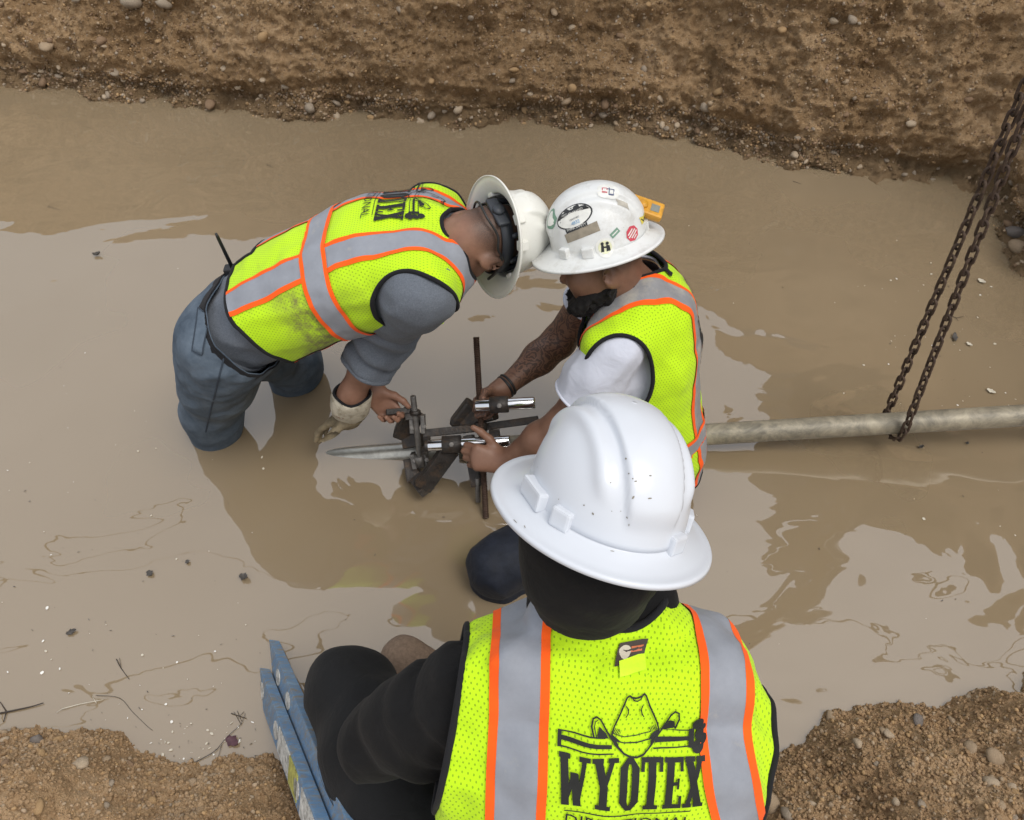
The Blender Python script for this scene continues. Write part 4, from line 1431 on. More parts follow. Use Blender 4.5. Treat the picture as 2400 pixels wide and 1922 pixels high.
# glove on the near hand
cufd = nrm(W(818, 985, z=.23) - wrRA)
gc0, gc1 = wrRA + cufd * .0, W(818, 978, z=.225)
ax1 = nrm(np.cross(cufd, V3(0, -.75, -.65)))
wt = [.060, .064, .066, .062, .056, .046]
pts = [lerp(gc0, gc1, k / 5) for k in range(6)]
V2, F2 = [], []
ns = 40
for k, p in enumerate(pts):
    e2 = np.cross(cufd, ax1)
    for j in range(ns):
        a = 2 * math.pi * j / ns
        q = p + (ax1 * math.cos(a) + e2 * math.sin(a) * .85) * wt[k]
        q = q + (ax1 * math.cos(a) + e2 * math.sin(a)) * float(vnoise(q[None] * 1.0, 38, 6)[0]) * .016 + cufd * float(vnoise(q[None], 30, 8)[0]) * .012
        V2.append(q)
for k in range(5):
    F2 += [(k * ns + j, k * ns + (j + 1) % ns, (k + 1) * ns + (j + 1) % ns, (k + 1) * ns + j) for j in range(ns)]
glove = add('work_glove', V2, F2, M_leather, pA, solid=.003)
trim_tubes(np.array(V2), tris(np.array(F2)), .0045, .1, .01, most=1).build('cuff_edge', M_black, glove, smooth=True)
fg = hand_prims(gc1 - glove_d * .035 + cufd * -.01, glove_d, V3(.1, .3, -.95), V3(0, -.8, .5), [(12, 22, 20), (16, 26, 20), (20, 26, 20), (26, 26, 20)], [(.7, .3, .6), (.8, .3, .3), (.9, .2, .0)], 1.12)
V, F = iso(lambda P: smin(fg(P), rc(gc1 - cufd * .02, gc1 + cufd * .005, .045, .04)(P), .03) + .006 * fbm(P, 30, 2, 4), *bounds([gc1, gc1 + glove_d * .19], .075), .005)
add('glove_fingers', V, F, M_mudglove, glove)

# ------------------------------------------------------------------ person kneeling in the water (white T-shirt, beard)
LB = [V3(.12, -1, .0)] * 6
spB = [V3(.455, 1.65, .06), V3(.44, 1.66, .21), V3(.405, 1.69, .38), V3(.39, 1.73, .54), V3(.382, 1.765, .66), V3(.37, 1.78, .735)]
swB = Sweep(spB, LB, [.175, .178, .182, .19, .18, .11], [.165, .172, .168, .158, .135, .08])
shLB, shRB = V3(.295, 1.585, .685), V3(.30, 1.955, .665)
elLB, wrLB = V3(.15, 1.52, .425), W(1182, 1083, z=.225)
elRB, wrRB = W(1310, 800, y=1.95), W(1178, 912, z=.30)
pB = empty('person', (.3, 1.6, -.45), 'bearded worker in white T-shirt kneeling in the water and gripping the clamp', 'person', 'workers in hard hats and lime vests')
hipL, knL = V3(.42, 1.52, .08), V3(-.045, 1.25, .07)
jb = union([Sweep([spB[0] + V3(0, 0, .06), spB[0] + V3(0, 0, -.1)], LB[:2], [.175, .17], [.135, .13], 2.2), rc(hipL, knL, .12, .088), rc(knL, V3(.03, 1.22, -.42), .085, .075), rc(V3(.46, 1.78, .05), V3(.12, 1.88, -.25), .11, .09), rc(V3(.12, 1.88, -.25), V3(.5, 1.95, -.42), .085, .07)], .05)
fb_ = folds_along(hipL, knL + V3(-.08, -.05, -.06), 6, .004, 22, .5, 1.3)
V, F = iso(lambda P: jb(P) + .010 * fbm(P, 10, 3, 7) + fb_(P) + .005 * np.sin(P[:, 2] * 130 + 6 * vnoise(P, 9, 3)) * sstep(.06, .0, P[:, 2]), (-.22, 1.02, -.48), (.75, 2.12, .26), .009)
add('jeans', V, F, M_denim_dark, pB)
# T-shirt
hemL = lerp(shLB, elLB, .62)
tb = union([swB, rc(spB[4], shLB, .090, .072), rc(spB[4], shRB, .090, .072), rc(shLB, lerp(shLB, elLB, .3), .074, .082), rc(lerp(shLB, elLB, .3), lerp(shLB, elLB, .72), .082, .082), rc(shRB, lerp(shRB, elRB, .52), .08, .078)], .045)
fs_ = folds_along(shLB, elLB, 3.4, .005, 31, .15, 1.1)
V, F = iso(lambda P: tb(P) + .009 * fbm(P, 9, 3, 19) + creases(P, 11, .015, V3(-.5, -.2, -.8), 33, .25), (.04, 1.36, .05), (.72, 2.16, .9), .0075)
A, T = plane_clip(np.column_stack([V]), tris(F), hemL, elLB - shLB, .14)
A, T = plane_clip(A, T, lerp(shRB, elRB, .45), elRB - shRB, .14)
TnB = nrm(spB[5] - spB[3])
A, T = clip(A, T, rc(spB[5] + TnB * .035, spB[5] + TnB * .3, .082, .09)(A.astype(np.float32)).astype(float))
tsB = add('t_shirt', A, T, M_shirt, pB, solid=.003)
trim_tubes(A, T, .0045, .2).build('sleeve_hem', M_shirt, tsB, smooth=True)
# vest
vsB = union([lambda P: swB(P) - .018, rc(spB[4], shLB, .116, .096), rc(spB[4], shRB, .116, .096)], .05)
sideB = V3(.12, -1, 0) / np.linalg.norm(V3(.12, -1, 0))
frontB = lambda A: np.where(A[:, 5] < -.03, np.abs(A[:, 4] - .01) - np.interp(A[:, 3], [.0, .25, .55, .75], [.02, .03, .055, .10]), .1)
vB, bvVB = vest(pB, swB, vsB, M_vestB, (.1, 1.36, -.12), (.76, 2.2, .92), .02,
     [(shLB + sideB * .090 + V3(-.01, 0, -.045), (sideB, nrm(np.cross(TnB, sideB)), TnB), (.115, .105, .165)), (shRB - sideB * .125 + V3(-.01, 0, -.06), (sideB, nrm(np.cross(TnB, sideB)), TnB), (.115, .105, .165))],
     (spB[5] + TnB * .05 + V3(-.01, 0, 0), spB[5] + TnB * .3, .088), [(.118, .027, .0125, (0, 2)), (-.118, .027, .0125, (0, 2))], (.20, .028, .0135), tape=M_greyB, front=frontB)
dB = Decal(bvVB, p=swB.at(.56) + nrm(np.cross(TnB, sideB)) * .155, n=nrm(np.cross(TnB, sideB)), up=TnB)
print_logo(vB, dB, .00026, .00030)
mb = MB()
dB2 = Decal(bvVB, (1562, 635), up=TnB)
dB2.quads([((-.012, -.02), (.012, -.02), (.012, .02), (-.012, .02))], mb, .004)
mb.build('neck_label', M_black, vB, smooth=True)
# head, beard, arms, hands
frB = frame((-.22, .26, .94), (-.95, -.02, -.20))
brimB = W(1400, 566, D=2.165)
hcB = brimB - frB[2] * .060 + frB[1] * -.002
hsdf = head_sdf(hcB, frB, spB[5] - TnB * .02, .072, 1.12)
Vh, Fh = iso(hsdf, *bounds([hcB, hcB + frB[2] * .05, spB[5]], .15), .006)
hl = hand_prims(wrLB, W(1112, 1072, z=.25) - wrLB, V3(.12, .70, -.70), V3(.15, .72, .68), [(48, 70, 40), (52, 74, 40), (55, 74, 40), (58, 74, 40)], [(.72, -.05, .72), (.86, -.05, .5), (.93, .0, .36)], 1.1)
al = union([hl, rc(shLB, elLB, .062, .052), rc(elLB, lerp(elLB, wrLB, .35), .054, .053), rc(lerp(elLB, wrLB, .35), wrLB, .053, .031)], .03)
Vl, Fl = iso(al, *bounds([shLB, elLB, wrLB, W(1100, 1030, z=.25), W(1100, 1140, z=.15)], .085), .0052)
hr = hand_prims(wrRB, W(1138, 945, z=.27) - wrRB, V3(.1, -.45, -.85), V3(-.7, -.35, -.1), FIST, [(.6, .5, .6), (.5, .8, .2), (.4, .8, -.2)], 1.06)
ar = union([hr, rc(shRB, elRB, .062, .054), rc(elRB, lerp(elRB, wrRB, .35), .055, .053), rc(lerp(elRB, wrRB, .35), wrRB, .053, .031)], .03)
Vr, Fr = iso(ar, *bounds([shRB, elRB, wrRB, W(1110, 990, z=.2)], .085), .0052)
Vt, Ft = iso(lambda P: swB(P) + .02, (.2, 1.4, .0), (.72, 2.1, .9), .016)
Vb, Fb = join([(Vh, Fh), (Vl, Fl), (Vr, Fr), (Vt, Ft)])
idn = np.arange(len(Vb))
lc = np.stack([(Vb - hcB) @ a for a in frB], 1)
stub = (sstep(-.02, .02, lc[:, 2]) * sstep(.055, .0, lc[:, 1]) * .75 * (idn < len(Vh)))
tat = ((idn >= len(Vh) + len(Vl)) & (idn < len(Vh) + len(Vl) + len(Vr))) * sstep(.03, .09, np.linalg.norm(Vb - wrRB, axis=1))
add('body', Vb, Fb, M_skinB, pB, attrs={'stubble': stub, 'tattoo': tat})
def beard(P):
    q = np.stack([(P - hcB) @ a for a in frB], 1).astype(np.float32)
    y, z = q[:, 1], q[:, 2]
    line = -.040 - .30 * np.clip(y + .01, 0, .2) - .02 * sstep(.05, .02, np.abs(q[:, 0])) * sstep(.05, .08, y)
    m = sstep(-.008, .022, line - z) * sstep(-.045, -.012, y + .25 * (z + .06)) * sstep(-.165, -.14, z)
    return hsdf(P) - (.019 * m + .026 * m * sstep(.03, .09, y) * sstep(-.05, -.09, z) - .008) + (.016 * vnoise(P, 62, 3) + .010 * vnoise(P, 170, 5)) * m
V, F = iso(beard, *bounds([hcB, hcB - frB[2] * .12 + frB[1] * .07], .12), .0045)
add('beard', V, F, M_hair, pB)
mb = MB()
dw = nrm(wrRB - elRB)
pw = wrRB - dw * .018
e1 = nrm(np.cross(dw, V3(0, 0, 1)))
e2 = np.cross(dw, e1)
for kz in (-.006, .006):
    mb.tube([pw + dw * (kz + .004 * math.sin(a)) + (e1 * math.cos(a) + e2 * math.sin(a)) * .0375 for a in np.linspace(0, 6.283, 25)[:-1]], .0048, 6, closed=True)
mb.build('wristband', M_plastic_black, pB, smooth=True)
nk = [spB[5] + TnB * .045 + (V3(1, 0, 0) * math.cos(a) * .082 + V3(0, 1, 0) * math.sin(a) * .078) + V3(-.015, 0, .018 * math.cos(a) ) for a in np.linspace(0, 6.283, 31)[:-1]]
MB().tube(nk, .0014, 5, closed=True).build('necklace', pmat('thin_gold', (.75, .5, .25), .3, .05, metal=1.0), pB, smooth=True)
hatB, bvHB = helmet(pB, brimB, frB, M_hatB, lugs=((138, .013), (168, .016), (42, .013), (334, .013), (270, .012)))
# stickers on the shell
M_stw, M_stk, M_stgreen, M_stred, M_sty, M_tape = flat('sticker_white', (.72, .72, .68)), flat('sticker_black', (.02, .022, .025)), flat('sticker_green', (.17, .30, .22)), flat('sticker_red', (.55, .06, .09)), flat('sticker_yellow', (.70, .58, .10)), pmat('duct_tape_residue', (.27, .235, .18), .8, .25, 40)
M_stb, M_stpale = flat('sticker_blue', (.12, .32, .55)), flat('sticker_pale', (.72, .72, .48))
def circ(r, n=22, sx=1.0, c=(0, 0)):
    return [(c[0] + r * sx * math.cos(6.2832 * k / n), c[1] + r * math.sin(6.2832 * k / n)) for k in range(n)]
def stk(uv, shapes, roll=0.0):
    d_ = Decal(bvHB, uv, up=frB[2], roll=roll)
    first = None
    for i, (kind, data, m) in enumerate(shapes):
        mb = MB()
        off = .0012 + .0006 * i
        if kind == 'fan': d_.fan(data, mb, off)
        elif kind == 'quad': d_.quads(data, mb, off, .006)
        elif kind == 'line':
            for p, w in data: d_.line(p, w, mb, off, step=.006)
        elif kind == 'text':
            for b, sz, at in data: d_.text(b, sz, mb, at, off)
        mb.build('sticker' if i == 0 else 'sticker_print', m, hatB, smooth=True)
stk((1290, 512), [('fan', circ(.027, sx=.62), M_stgreen), ('fan', circ(.020, sx=.55), M_stw)])
stk((1345, 508), [('fan', circ(.0285, 26, 1.8), M_stk), ('fan', circ(.0255, 26, 1.84), M_stw), ('fan', [(-.046, .004), (.046, .004), (.038, .015), (.019, .0235), (-.019, .0235), (-.038, .015)], M_stk), ('text', [('FIRST AID TRAINED', .0068, (0, .011))], M_stw), ('text', [('CERTIFIED', .006, (0, -.005))], M_stk), ('text', [('4832', .012, (0, -.016))], M_stb)], .28)
stk((1350, 532), [('quad', [((-.031, -.008), (.031, -.008), (.031, .007), (-.031, .007))], M_stk), ('text', [('THINK SAFETY', .0085, (0, -.001))], M_stw)], .28)
stk((1363, 546), [('quad', [((-.047, -.012), (.047, -.012), (.047, .014), (-.047, .011))], M_tape)], .26)
stk((1418, 579), [('fan', circ(.025), M_stw), ('fan', circ(.018), M_stpale), ('quad', [((-.012, -.012), (-.004, -.012), (-.003, .006), (-.009, .008)), ((.002, -.014), (.013, -.012), (.012, .003), (.004, .006)), ((-.006, -.001), (.006, -.003), (.006, .002), (-.006, .003))], M_stk), ('fan', circ(.0042, 10, 1, (-.006, .011)), M_stk), ('fan', circ(.0042, 10, 1, (.007, .010)), M_stk)])
stk((1441, 546), [('quad', [((-.0135, -.007), (.0135, -.007), (.0135, .007), (-.0135, .007))], M_stgreen), ('line', [([(-.009, 0), (.009, 0)], .003)], M_stw)], .5)
stk((1482, 547), [('fan', [(.021 * math.cos(R(22.5 + 45 * k)), .021 * math.sin(R(22.5 + 45 * k))) for k in range(8)], M_stred), ('line', [([(-.012, .009), (.008, .009)], .0035), ([(-.015, .002), (.013, .002)], .0035), ([(-.010, -.005), (.014, -.005)], .0035), ([(-.006, -.012), (.006, -.012)], .003)], M_stw)], .6)
stk((1508, 512), [('quad', [((-.016, -.010), (.016, -.010), (.016, .010), (-.016, .010))], M_sty), ('line', [([(-.011, .004), (-.004, -.005), (.001, .005), (.004, -.005), (.011, .004)], .003)], M_stk)], .1)
stk((1426, 446), [('fan', circ(.026, sx=1.15), M_stw), ('line', [([(-.016, .006), (-.004, .006), (-.004, -.005), (-.016, -.005), (-.016, .006)], .0022)], M_stred), ('line', [([(-.004, .003), (.014, .003), (.014, -.008), (.002, -.008), (.002, .008)], .0022)], flat('sticker_navy', (.08, .1, .2)))], -.5)
stk((1458, 478), [('quad', [((-.010, -.022), (.012, -.018), (.012, .018), (-.010, .014))], pmat('tape_patch', (.45, .42, .36), .8, .2, 40))], .3)
# gas detector clipped to the back of the brim
M_yel = pmat('amber_plastic', (.62, .30, .025), .45, .2, 40, dirt=(.25, .13, .03), dscale=30, damt=.4)
gd0 = W(1515, 488, D=2.13)
gx, gz = nrm(W(1555, 500, D=2.13) - W(1480, 474, D=2.13)), nrm(frB[2] * .9 - pray(1515, 488) * .5)
gz = nrm(gz - gx * (gz @ gx))
gy = np.cross(gz, gx)
gd = empty('gas_detector', gd0, 'amber yellow portable gas detector clipped to the stickered hard hat brim', 'gas detector')
MB().box(gd0, (gx, gy, gz), (.046, .026, .011), .006).build('case', M_yel, gd)
MB().tube([gd0 + gz * .010 - gx * .012, gd0 + gz * .017 - gx * .012], [.014, .012], 18).build('sensor_cap', M_yel, gd, smooth=True)
MB().box(gd0 + gz * .011 + gx * .022, (gx, gy, gz), (.012, .012, .0015), .001).build('display', flat('grey_screen', (.22, .23, .2), .2), gd)
MB().box(gd0 - gz * .013, (gx, gy, gz), (.03, .008, .004), .002).build('clip', M_plastic_black, gd)
# ------------------------------------------------------------------ person seated on the near bank (black hoodie)
lc_ = nrm(V3(-.985, .10, .14))
LC = [lc_] * 6
spC = [V3(.08, .20, .48), V3(.105, .27, .59), V3(.14, .36, .73), V3(.143, .45, .87), V3(.148, .515, .975), V3(.150, .565, 1.05)]
swC = Sweep(spC, LC, [.21, .212, .222, .235, .20, .085], [.15, .15, .15, .14, .095, .050], 2.6)
shLC, shRC = V3(-.065, .515, .93), V3(.355, .46, .875)
elLC, wrLC = W(880, 1745, z=.70), V3(-.03, .58, .62)
elRC, wrRC = V3(.33, .64, .68), V3(.15, .66, .60)
pC = empty('person', (.14, .30, .42), 'worker in black hoodie seen from behind, seated beside the blue ladder', 'person', 'workers in hard hats and lime vests')
# trousers
hL, kL, aL = V3(-.15, .36, .47), V3(-.375, .725, .40), V3(-.42, .80, -.06)
hR_, kR, aR = V3(.26, .32, .50), V3(.12, .78, .40), V3(-.12, .80, .14)
pt = union([Sweep([spC[0] + V3(0, 0, .10), spC[0] + V3(0, .04, -.02)], LC[:2], [.20, .20], [.15, .15], 2.2), rc(hL, lerp(hL, kL, .6), .150, .125), rc(lerp(hL, kL, .6), kL, .125, .100), rc(kL, aL, .097, .07), rc(hR_, kR, .12, .09), rc(kR, aR, .085, .065)], .05)
fp = folds_along(hL, kL, 5, .006, 42, .3, 1.1)
V, F = iso(lambda P: pt(P) + .010 * fbm(P, 7, 3, 27) + creases(P, 7.5, .018, V3(.5, .3, .6), 45, .25), (-.62, .02, -.06), (.52, 1.08, .78), .010)
trC = add('trousers', V, F, M_pants, pC)
bvT = bvh_of(V, F)
dp = Decal(bvT, (790, 1850), up=kL - hL)
mb = MB()
dp.line([(-.06, .10), (-.05, .0), (-.045, -.1)], .006, mb, .003)
mb.build('side_seam', M_black, trC, smooth=True)
# hoodie with its hood up under the hard hat
frC = frame((.23, .455, .86), (-.30, .85, -.42))
brimC = W(1411, 1188, D=1.13)
hcC = brimC - frC[2] * .06
gC = lambda x, y, z: g(frC, hcC, x, y, z)
hood = union([ell(gC(0, -.015, .01), frC, (.098, .112, .115)), rc(gC(0, -.005, -.05), spC[5] + V3(0, .07, .02), .082, .062), rc(spC[5] + V3(.075, .05, .01), spC[5] + V3(-.075, .05, .02), .050, .052)], .06)
hoodie = union([swC, rc(spC[4] + V3(0, -.02, -.01), shLC, .066, .070), rc(spC[4] + V3(0, -.02, -.01), shRC, .066, .070), rc(shLC, lerp(shLC, elLC, .5), .078, .082), rc(lerp(shLC, elLC, .5), elLC, .082, .070), rc(elLC, lerp(elLC, wrLC, .8), .070, .06), rc(shRC, elRC, .072, .07), rc(elRC, lerp(elRC, wrRC, .8), .075, .06), hood], .05)
fC = [folds_along(shLC - (elLC - shLC) * .25, elLC, 3.6, .006, 51, .0, .62), folds_along(gC(0, -.02, -.02), spC[5], 2.2, .007, 61, .1, 1.3)]
nL = rc(shLC, elLC, .12, .12)
V, F = iso(lambda P: hoodie(P) + .010 * fbm(P, 7, 3, 29) + fC[0](P) * (nL(P) < .02) + creases(P, 7.5, .022, V3(.3, .6, -.7), 55, .25) * sstep(.06, -.04, P[:, 0]) + creases(P, 9, .010, V3(1, .2, -.3), 57, .3) * sstep(1.08, 1.14, P[:, 2]) + fC[1](P) * sstep(1.06, 1.12, P[:, 2]), (-.46, .02, .45), (.58, .9, 1.42), .010)
hdC = add('hoodie', V, F, M_hood, pC)
bvHd = bvh_of(V, F)
# vest
vsC = union([lambda P: swC(P) - .027, rc(spC[4] + V3(0, -.02, -.01), shLC, .082, .084), rc(spC[4] + V3(0, -.02, -.01), shRC, .082, .084)], .06)
TnC = nrm(spC[5] - spC[3])
bkC = nrm(np.cross(TnC, lc_))
vC, bvVC = vest(pC, swC, vsC, M_vestC, (-.3, .0, .45), (.62, .85, 1.32), .06,
     [(spC[3] + lc_ * .555, (lc_, bkC, TnC), (.31, .7, .95)), (spC[3] - lc_ * .585, (lc_, bkC, TnC), (.33, .6, .62))],
     (spC[5] + TnC * .09 + V3(0, .02, 0), spC[5] + TnC * .35, .100), [(.137, .031, .014, (0, 2)), (lambda B: -.178 - .07 * sstep(.60, .30, B[:, 6]), .031, .014, (0, 2))], None, tape=M_grey, wob=.014)
dC = Decal(bvVC, (1481, 1842), up=TnC, ndir=bkC, roll=-.03)
print_logo(vC, dC, .000252, .000245, .0022)
dC2 = Decal(bvVC, (1476, 1522), up=TnC, ndir=bkC)
mb = MB()
dC2.quads([((-.026, -.012), (.020, -.012), (.029, .012), (-.016, .012))], mb, .0025)
lb = mb.build('collar_label', flat('dark_brown_label', (.035, .022, .015)), vC, smooth=True)
mb = MB()
dC2.fan(circ(.0085, 14, 1.1, (-.009, 0)), mb, .0031)
mb.build('label_print', flat('label_cream', (.5, .45, .36)), vC, smooth=True)
mb = MB()
dC2.line([((.002, .003)), ((.020, .003))], .003, mb, .0031)
dC2.line([((.000, -.003)), ((.018, -.003))], .0025, mb, .0031)
mb.build('label_print', flat('label_orange', (.5, .13, .05)), vC, smooth=True)
mb = MB()
dC3 = Decal(bvVC, (1482, 1560), up=TnC, ndir=bkC)
dC3.quads([((-.022, -.007), (.020, -.007), (.020, .007), (-.022, .007))], mb, .004)
mb.build('sewn_patch', flat('lime_patch', (.60, .90, .015)), vC, smooth=True)
# body inside the clothes: head, arms and hands
hsdf = head_sdf(hcC, frC, spC[5] + V3(0, .03, 0), .048)
Vh, Fh = iso(hsdf, *bounds([hcC, spC[5]], .15), .008)
hl = hand_prims(wrLC, V3(.8, .5, -.35), V3(0, .2, -1), V3(.3, .9, 0), [(25, 35, 25)] * 4, [(.7, .2, .6)] * 3)
hr = hand_prims(wrRC, V3(-.85, .2, -.4), V3(0, .2, -1), V3(-.2, .9, .1), [(25, 35, 25)] * 4, [(.7, .2, .6)] * 3)
Vl, Fl = iso(union([hl, rc(elLC, wrLC, .05, .031)], .03), *bounds([elLC, wrLC, wrLC + V3(.16, .1, -.1)], .08), .007)
Vr, Fr = iso(union([hr, rc(elRC, wrRC, .05, .031)], .03), *bounds([elRC, wrRC, wrRC + V3(-.17, .06, -.1)], .08), .007)
Vt, Ft = iso(union([lambda P: swC(P) + .025, rc(shLC, elLC, .055, .05), rc(shRC, elRC, .055, .05)], .04), (-.42, .02, .4), (.55, .85, 1.2), .018)
Vb, Fb = join([(Vh, Fh), (Vl, Fl), (Vr, Fr), (Vt, Ft)])
add('body', Vb, Fb, M_skinA, pC, attrs={'stubble': Vb[:, 0] * 0, 'tattoo': Vb[:, 0] * 0})
hatC, bvHC = helmet(pC, brimC, frC, M_hatC, lugs=((183, .030), (212, .015), (296, .015), (335, .014), (25, .013), (90, .014)))
mb = MB()
for u_, v_, a_, b_ in ((1467, 1075, 5, 4), (1474, 1110, 3, 4), (1524, 1115, 6, 3), (1490, 1128, 6, 3), (1483, 1122, 3, 3), (1484, 1166, 4, 8), (1390, 1204, 6, 4), (1523, 1168, 9, 3), (1369, 1184, 4, 3), (1434, 1198, 2, 2), (1455, 1198, 2, 2), (1470, 1213, 5, 3), (1474, 1230, 2, 6), (1310, 1170, 3, 2), (1260, 1095, 2, 3), (1431, 1131, 3, 2), (1207, 1222, 16, 3), (1230, 1235, 10, 2), (1435, 1292, 9, 2)):
    Decal(bvHC, (u_, v_), up=frC[2], roll=random.uniform(-.6, .6)).fan(circ(.0003 * b_, 9, a_ / b_), mb, .0006, 1)
tag(mb.build('scuff_marks', flat('grime_specks', (.22, .20, .16)), hatC, smooth=True), kind='stuff')
bt = union([rc(V3(-.13, .80, .10), V3(-.13, .80, .20), .055, .058), rc(V3(-.15, .82, .12), V3(-.285, .89, .185), .055, .058), rc(V3(-.25, .875, .16), V3(-.30, .90, .18), .058, .056)], .04)
V, F = iso(lambda P: bt(P) + .004 * fbm(P, 30, 2, 3), (-.42, .70, .0), (-.02, 1.02, .30), .007)
add('boot', V, F, M_suede, pC)
bt = union([rc(aL, aL + V3(-.01, .02, .1), .05, .055), rc(aL, aL + V3(-.05, .16, -.03), .05, .045)], .03)
V, F = iso(bt, *bounds([aL, aL + V3(-.06, .2, .1)], .1), .009)
add('boot', V, F, M_suede, pC)
# ------------------------------------------------------------------ pipes, clamp, chain, ladder
def pipe_axis(X):
    return V3(X, 1.765 + .018 * X, .022 + .0735 * X)
def pipe_mat(name, a, b, metal, rough, mott):
    t = NT(name)
    f = t.math('MULTIPLY_ADD', t.noise(mott, 8, 0.72, None, .6), 3.2, -1.1, True)
    t.color(t.mix(f, a, b))
    t.set(Metallic=metal, Roughness=rough)
    t.bump(t.noise(90, 4), .2, .003)
    return t.m
M_pipeL = pipe_mat('bare_steel_pipe', (.30, .29, .26), (.46, .45, .40), .7, .30, 30)
M_pipeR = pipe_mat('mud_streaked_pipe', (.125, .112, .085), (.36, .315, .23), .15, .5, 13)
def ring_pipe(name, x0, x1, r, m, label, n=40):
    o = empty(name, pipe_axis((x0 + x1) / 2), label, 'pipe')
    pts = [pipe_axis(x) + V3(0, 0, .029 * min(0, x - x1) if x0 < -1 else 0) for x in np.linspace(x0, x1, n)]
    V, F = tube(pts, r, 32)
    add('pipe_wall', V, F, m, o)
    return o
pL = ring_pipe('pipe', -2.4, -.235, .040, M_pipeL, 'bare grey steel pipe end dipping into the water left of the clamp')
pR = ring_pipe('pipe', -.19, 3.1, .0385, M_pipeR, 'mud streaked pipe running from the clamp through the chain sling')
M_iron = pmat('grimy_cast_iron', (.036, .031, .028), .5, .45, 30, .6, 90, .004, metal=.35, dirt=(.10, .062, .036), dscale=26, damt=.5)
M_iron_l = pmat('worn_iron_edges', (.15, .14, .13), .5, .4, 40, .4, 120, .003, metal=.6)
M_chrome = pmat('bright_steel_shaft', (.72, .73, .75), .16, .08, 20, metal=1.0)
M_thread = pmat('rusty_thread', (.075, .045, .032), .55, .4, 40, metal=.5)
clamp = empty('pipe_clamp', pipe_axis(-.2), 'greasy dark iron pipe alignment clamp with bright shafts and threaded rods', 'pipe clamp')
def cyl(name, p0, p1, r, m, n=20, parent=clamp):
    p0, p1 = np.array(p0, float), np.array(p1, float)
    return MB().tube([p0, p0 + (p1 - p0) * .02, p0 + (p1 - p0) * .98, p1], [r * .88, r, r, r * .88], n).build(name, m, parent, smooth=True)
def threaded(name, p0, p1, r, pitch=.0058):
    L = np.linalg.norm(p1 - p0)
    k = int(L / pitch) * 2
    pts = [lerp(p0, p1, i / k) for i in range(k + 1)]
    return MB().tube(pts, [r * (1.0 if i % 2 else .80) for i in range(k + 1)], 12).build(name, M_thread, clamp, smooth=False)
rod0, rod1 = W(1139, 1214, D=2.66), W(1116, 790, D=2.57)
threaded('threaded_rod', rod0, rod1, .0112)
us0, us1 = W(1114, 951, D=2.545), W(1254, 944, D=2.525)
cyl('shaft', us0, us1, .0192, M_chrome)
cyl('shaft_collar', lerp(us0, us1, .245), lerp(us0, us1, .56), .027, M_iron)
ls0, ls1 = W(1001, 1045, D=2.60), W(1196, 1034, D=2.60)
cyl('shaft', ls0, ls1, .0195, M_chrome)
cyl('shaft_end_cap', ls0 - (ls1 - ls0) * .03, ls0 + (ls1 - ls0) * .01, .0195, M_iron)
cyl('shaft_collar', lerp(ls0, ls1, .18), lerp(ls0, ls1, .415), .0295, M_iron)
def bar(name, p0, p1, wdir, hw, ht, m=M_iron, bev=.003, parent=clamp):
    p0, p1 = np.array(p0, float), np.array(p1, float)
    a = nrm(p1 - p0)
    w = nrm(np.array(wdir, float) - a * np.dot(wdir, a))
    return MB().box((p0 + p1) / 2, (a, w, np.cross(a, w)), (np.linalg.norm(p1 - p0) / 2, hw, ht), bev).build(name, m, parent)
upv = V3(0, .7547, .6561)
bar('drop_arm', W(1056, 1052, D=2.615), W(990, 1142, D=2.66), V3(.8, .3, .3), .030, .016)
bar('drop_arm_foot', W(978, 1120, D=2.70), W(1000, 1150, D=2.66), V3(.8, .3, .3), .026, .02)
bar('tie_bar', W(992, 1016, D=2.66), W(1118, 1003, D=2.66), upv, .0135, .007)
bar('tie_bar', W(1118, 1003, D=2.66), W(1262, 983, D=2.62), upv, .0125, .007)
cyl('rod_nut', W(1126, 990, D=2.625), W(1127, 1012, D=2.63), .021, M_iron, 6)
# yoke casting behind the upper shaft
bar('yoke', W(1072, 1000, D=2.70), W(1112, 948, D=2.66), V3(1, 0, 0), .034, .026, bev=.010)
bar('yoke', W(1080, 985, D=2.69), W(1160, 962, D=2.62), upv, .030, .022, bev=.010)
bar('yoke', W(1098, 1020, D=2.68), W(1118, 1140, D=2.68), V3(1, 0, 0), .020, .02, bev=.006)
cyl('guide_pin', W(1119, 1120, D=2.66), W(1121, 1176, D=2.69), .0095, M_iron_l, 14)
# the jaw round the bare pipe
def ring_jaw(X, w, r0, r1, a0, a1, name):
    c = pipe_axis(X)
    ex = nrm(pipe_axis(1) - pipe_axis(0))
    e1 = nrm(V3(0, -1, 0) - ex * (V3(0, -1, 0) @ ex))
    e2 = np.cross(ex, e1)
    e2 = e2 if e2[2] > 0 else -e2
    V, F = [], []
    N = 20
    for i in range(N + 1):
        a = R(a0 + (a1 - a0) * i / N)
        dd = e1 * math.cos(a) + e2 * math.sin(a)
        for r, s in ((r0, -1), (r1, -1), (r1, 1), (r0, 1)):
            V.append(c + dd * r + ex * s * w)
    for i in range(N):
        for q in range(4):
            F.append((i * 4 + q, i * 4 + (q + 1) % 4, (i + 1) * 4 + (q + 1) % 4, (i + 1) * 4 + q))
    F += [(0, 3, 2, 1), (N * 4, N * 4 + 1, N * 4 + 2, N * 4 + 3)]
    return MB().put(V, F).build(name, M_iron, clamp)
ring_jaw(-.315, .018, .0425, .066, 35, 200, 'upper_jaw')
ring_jaw(-.315, .018, .0425, .066, -160, 30, 'lower_jaw')
ring_jaw(-.06, .018, .0425, .064, -150, 205, 'upper_jaw')
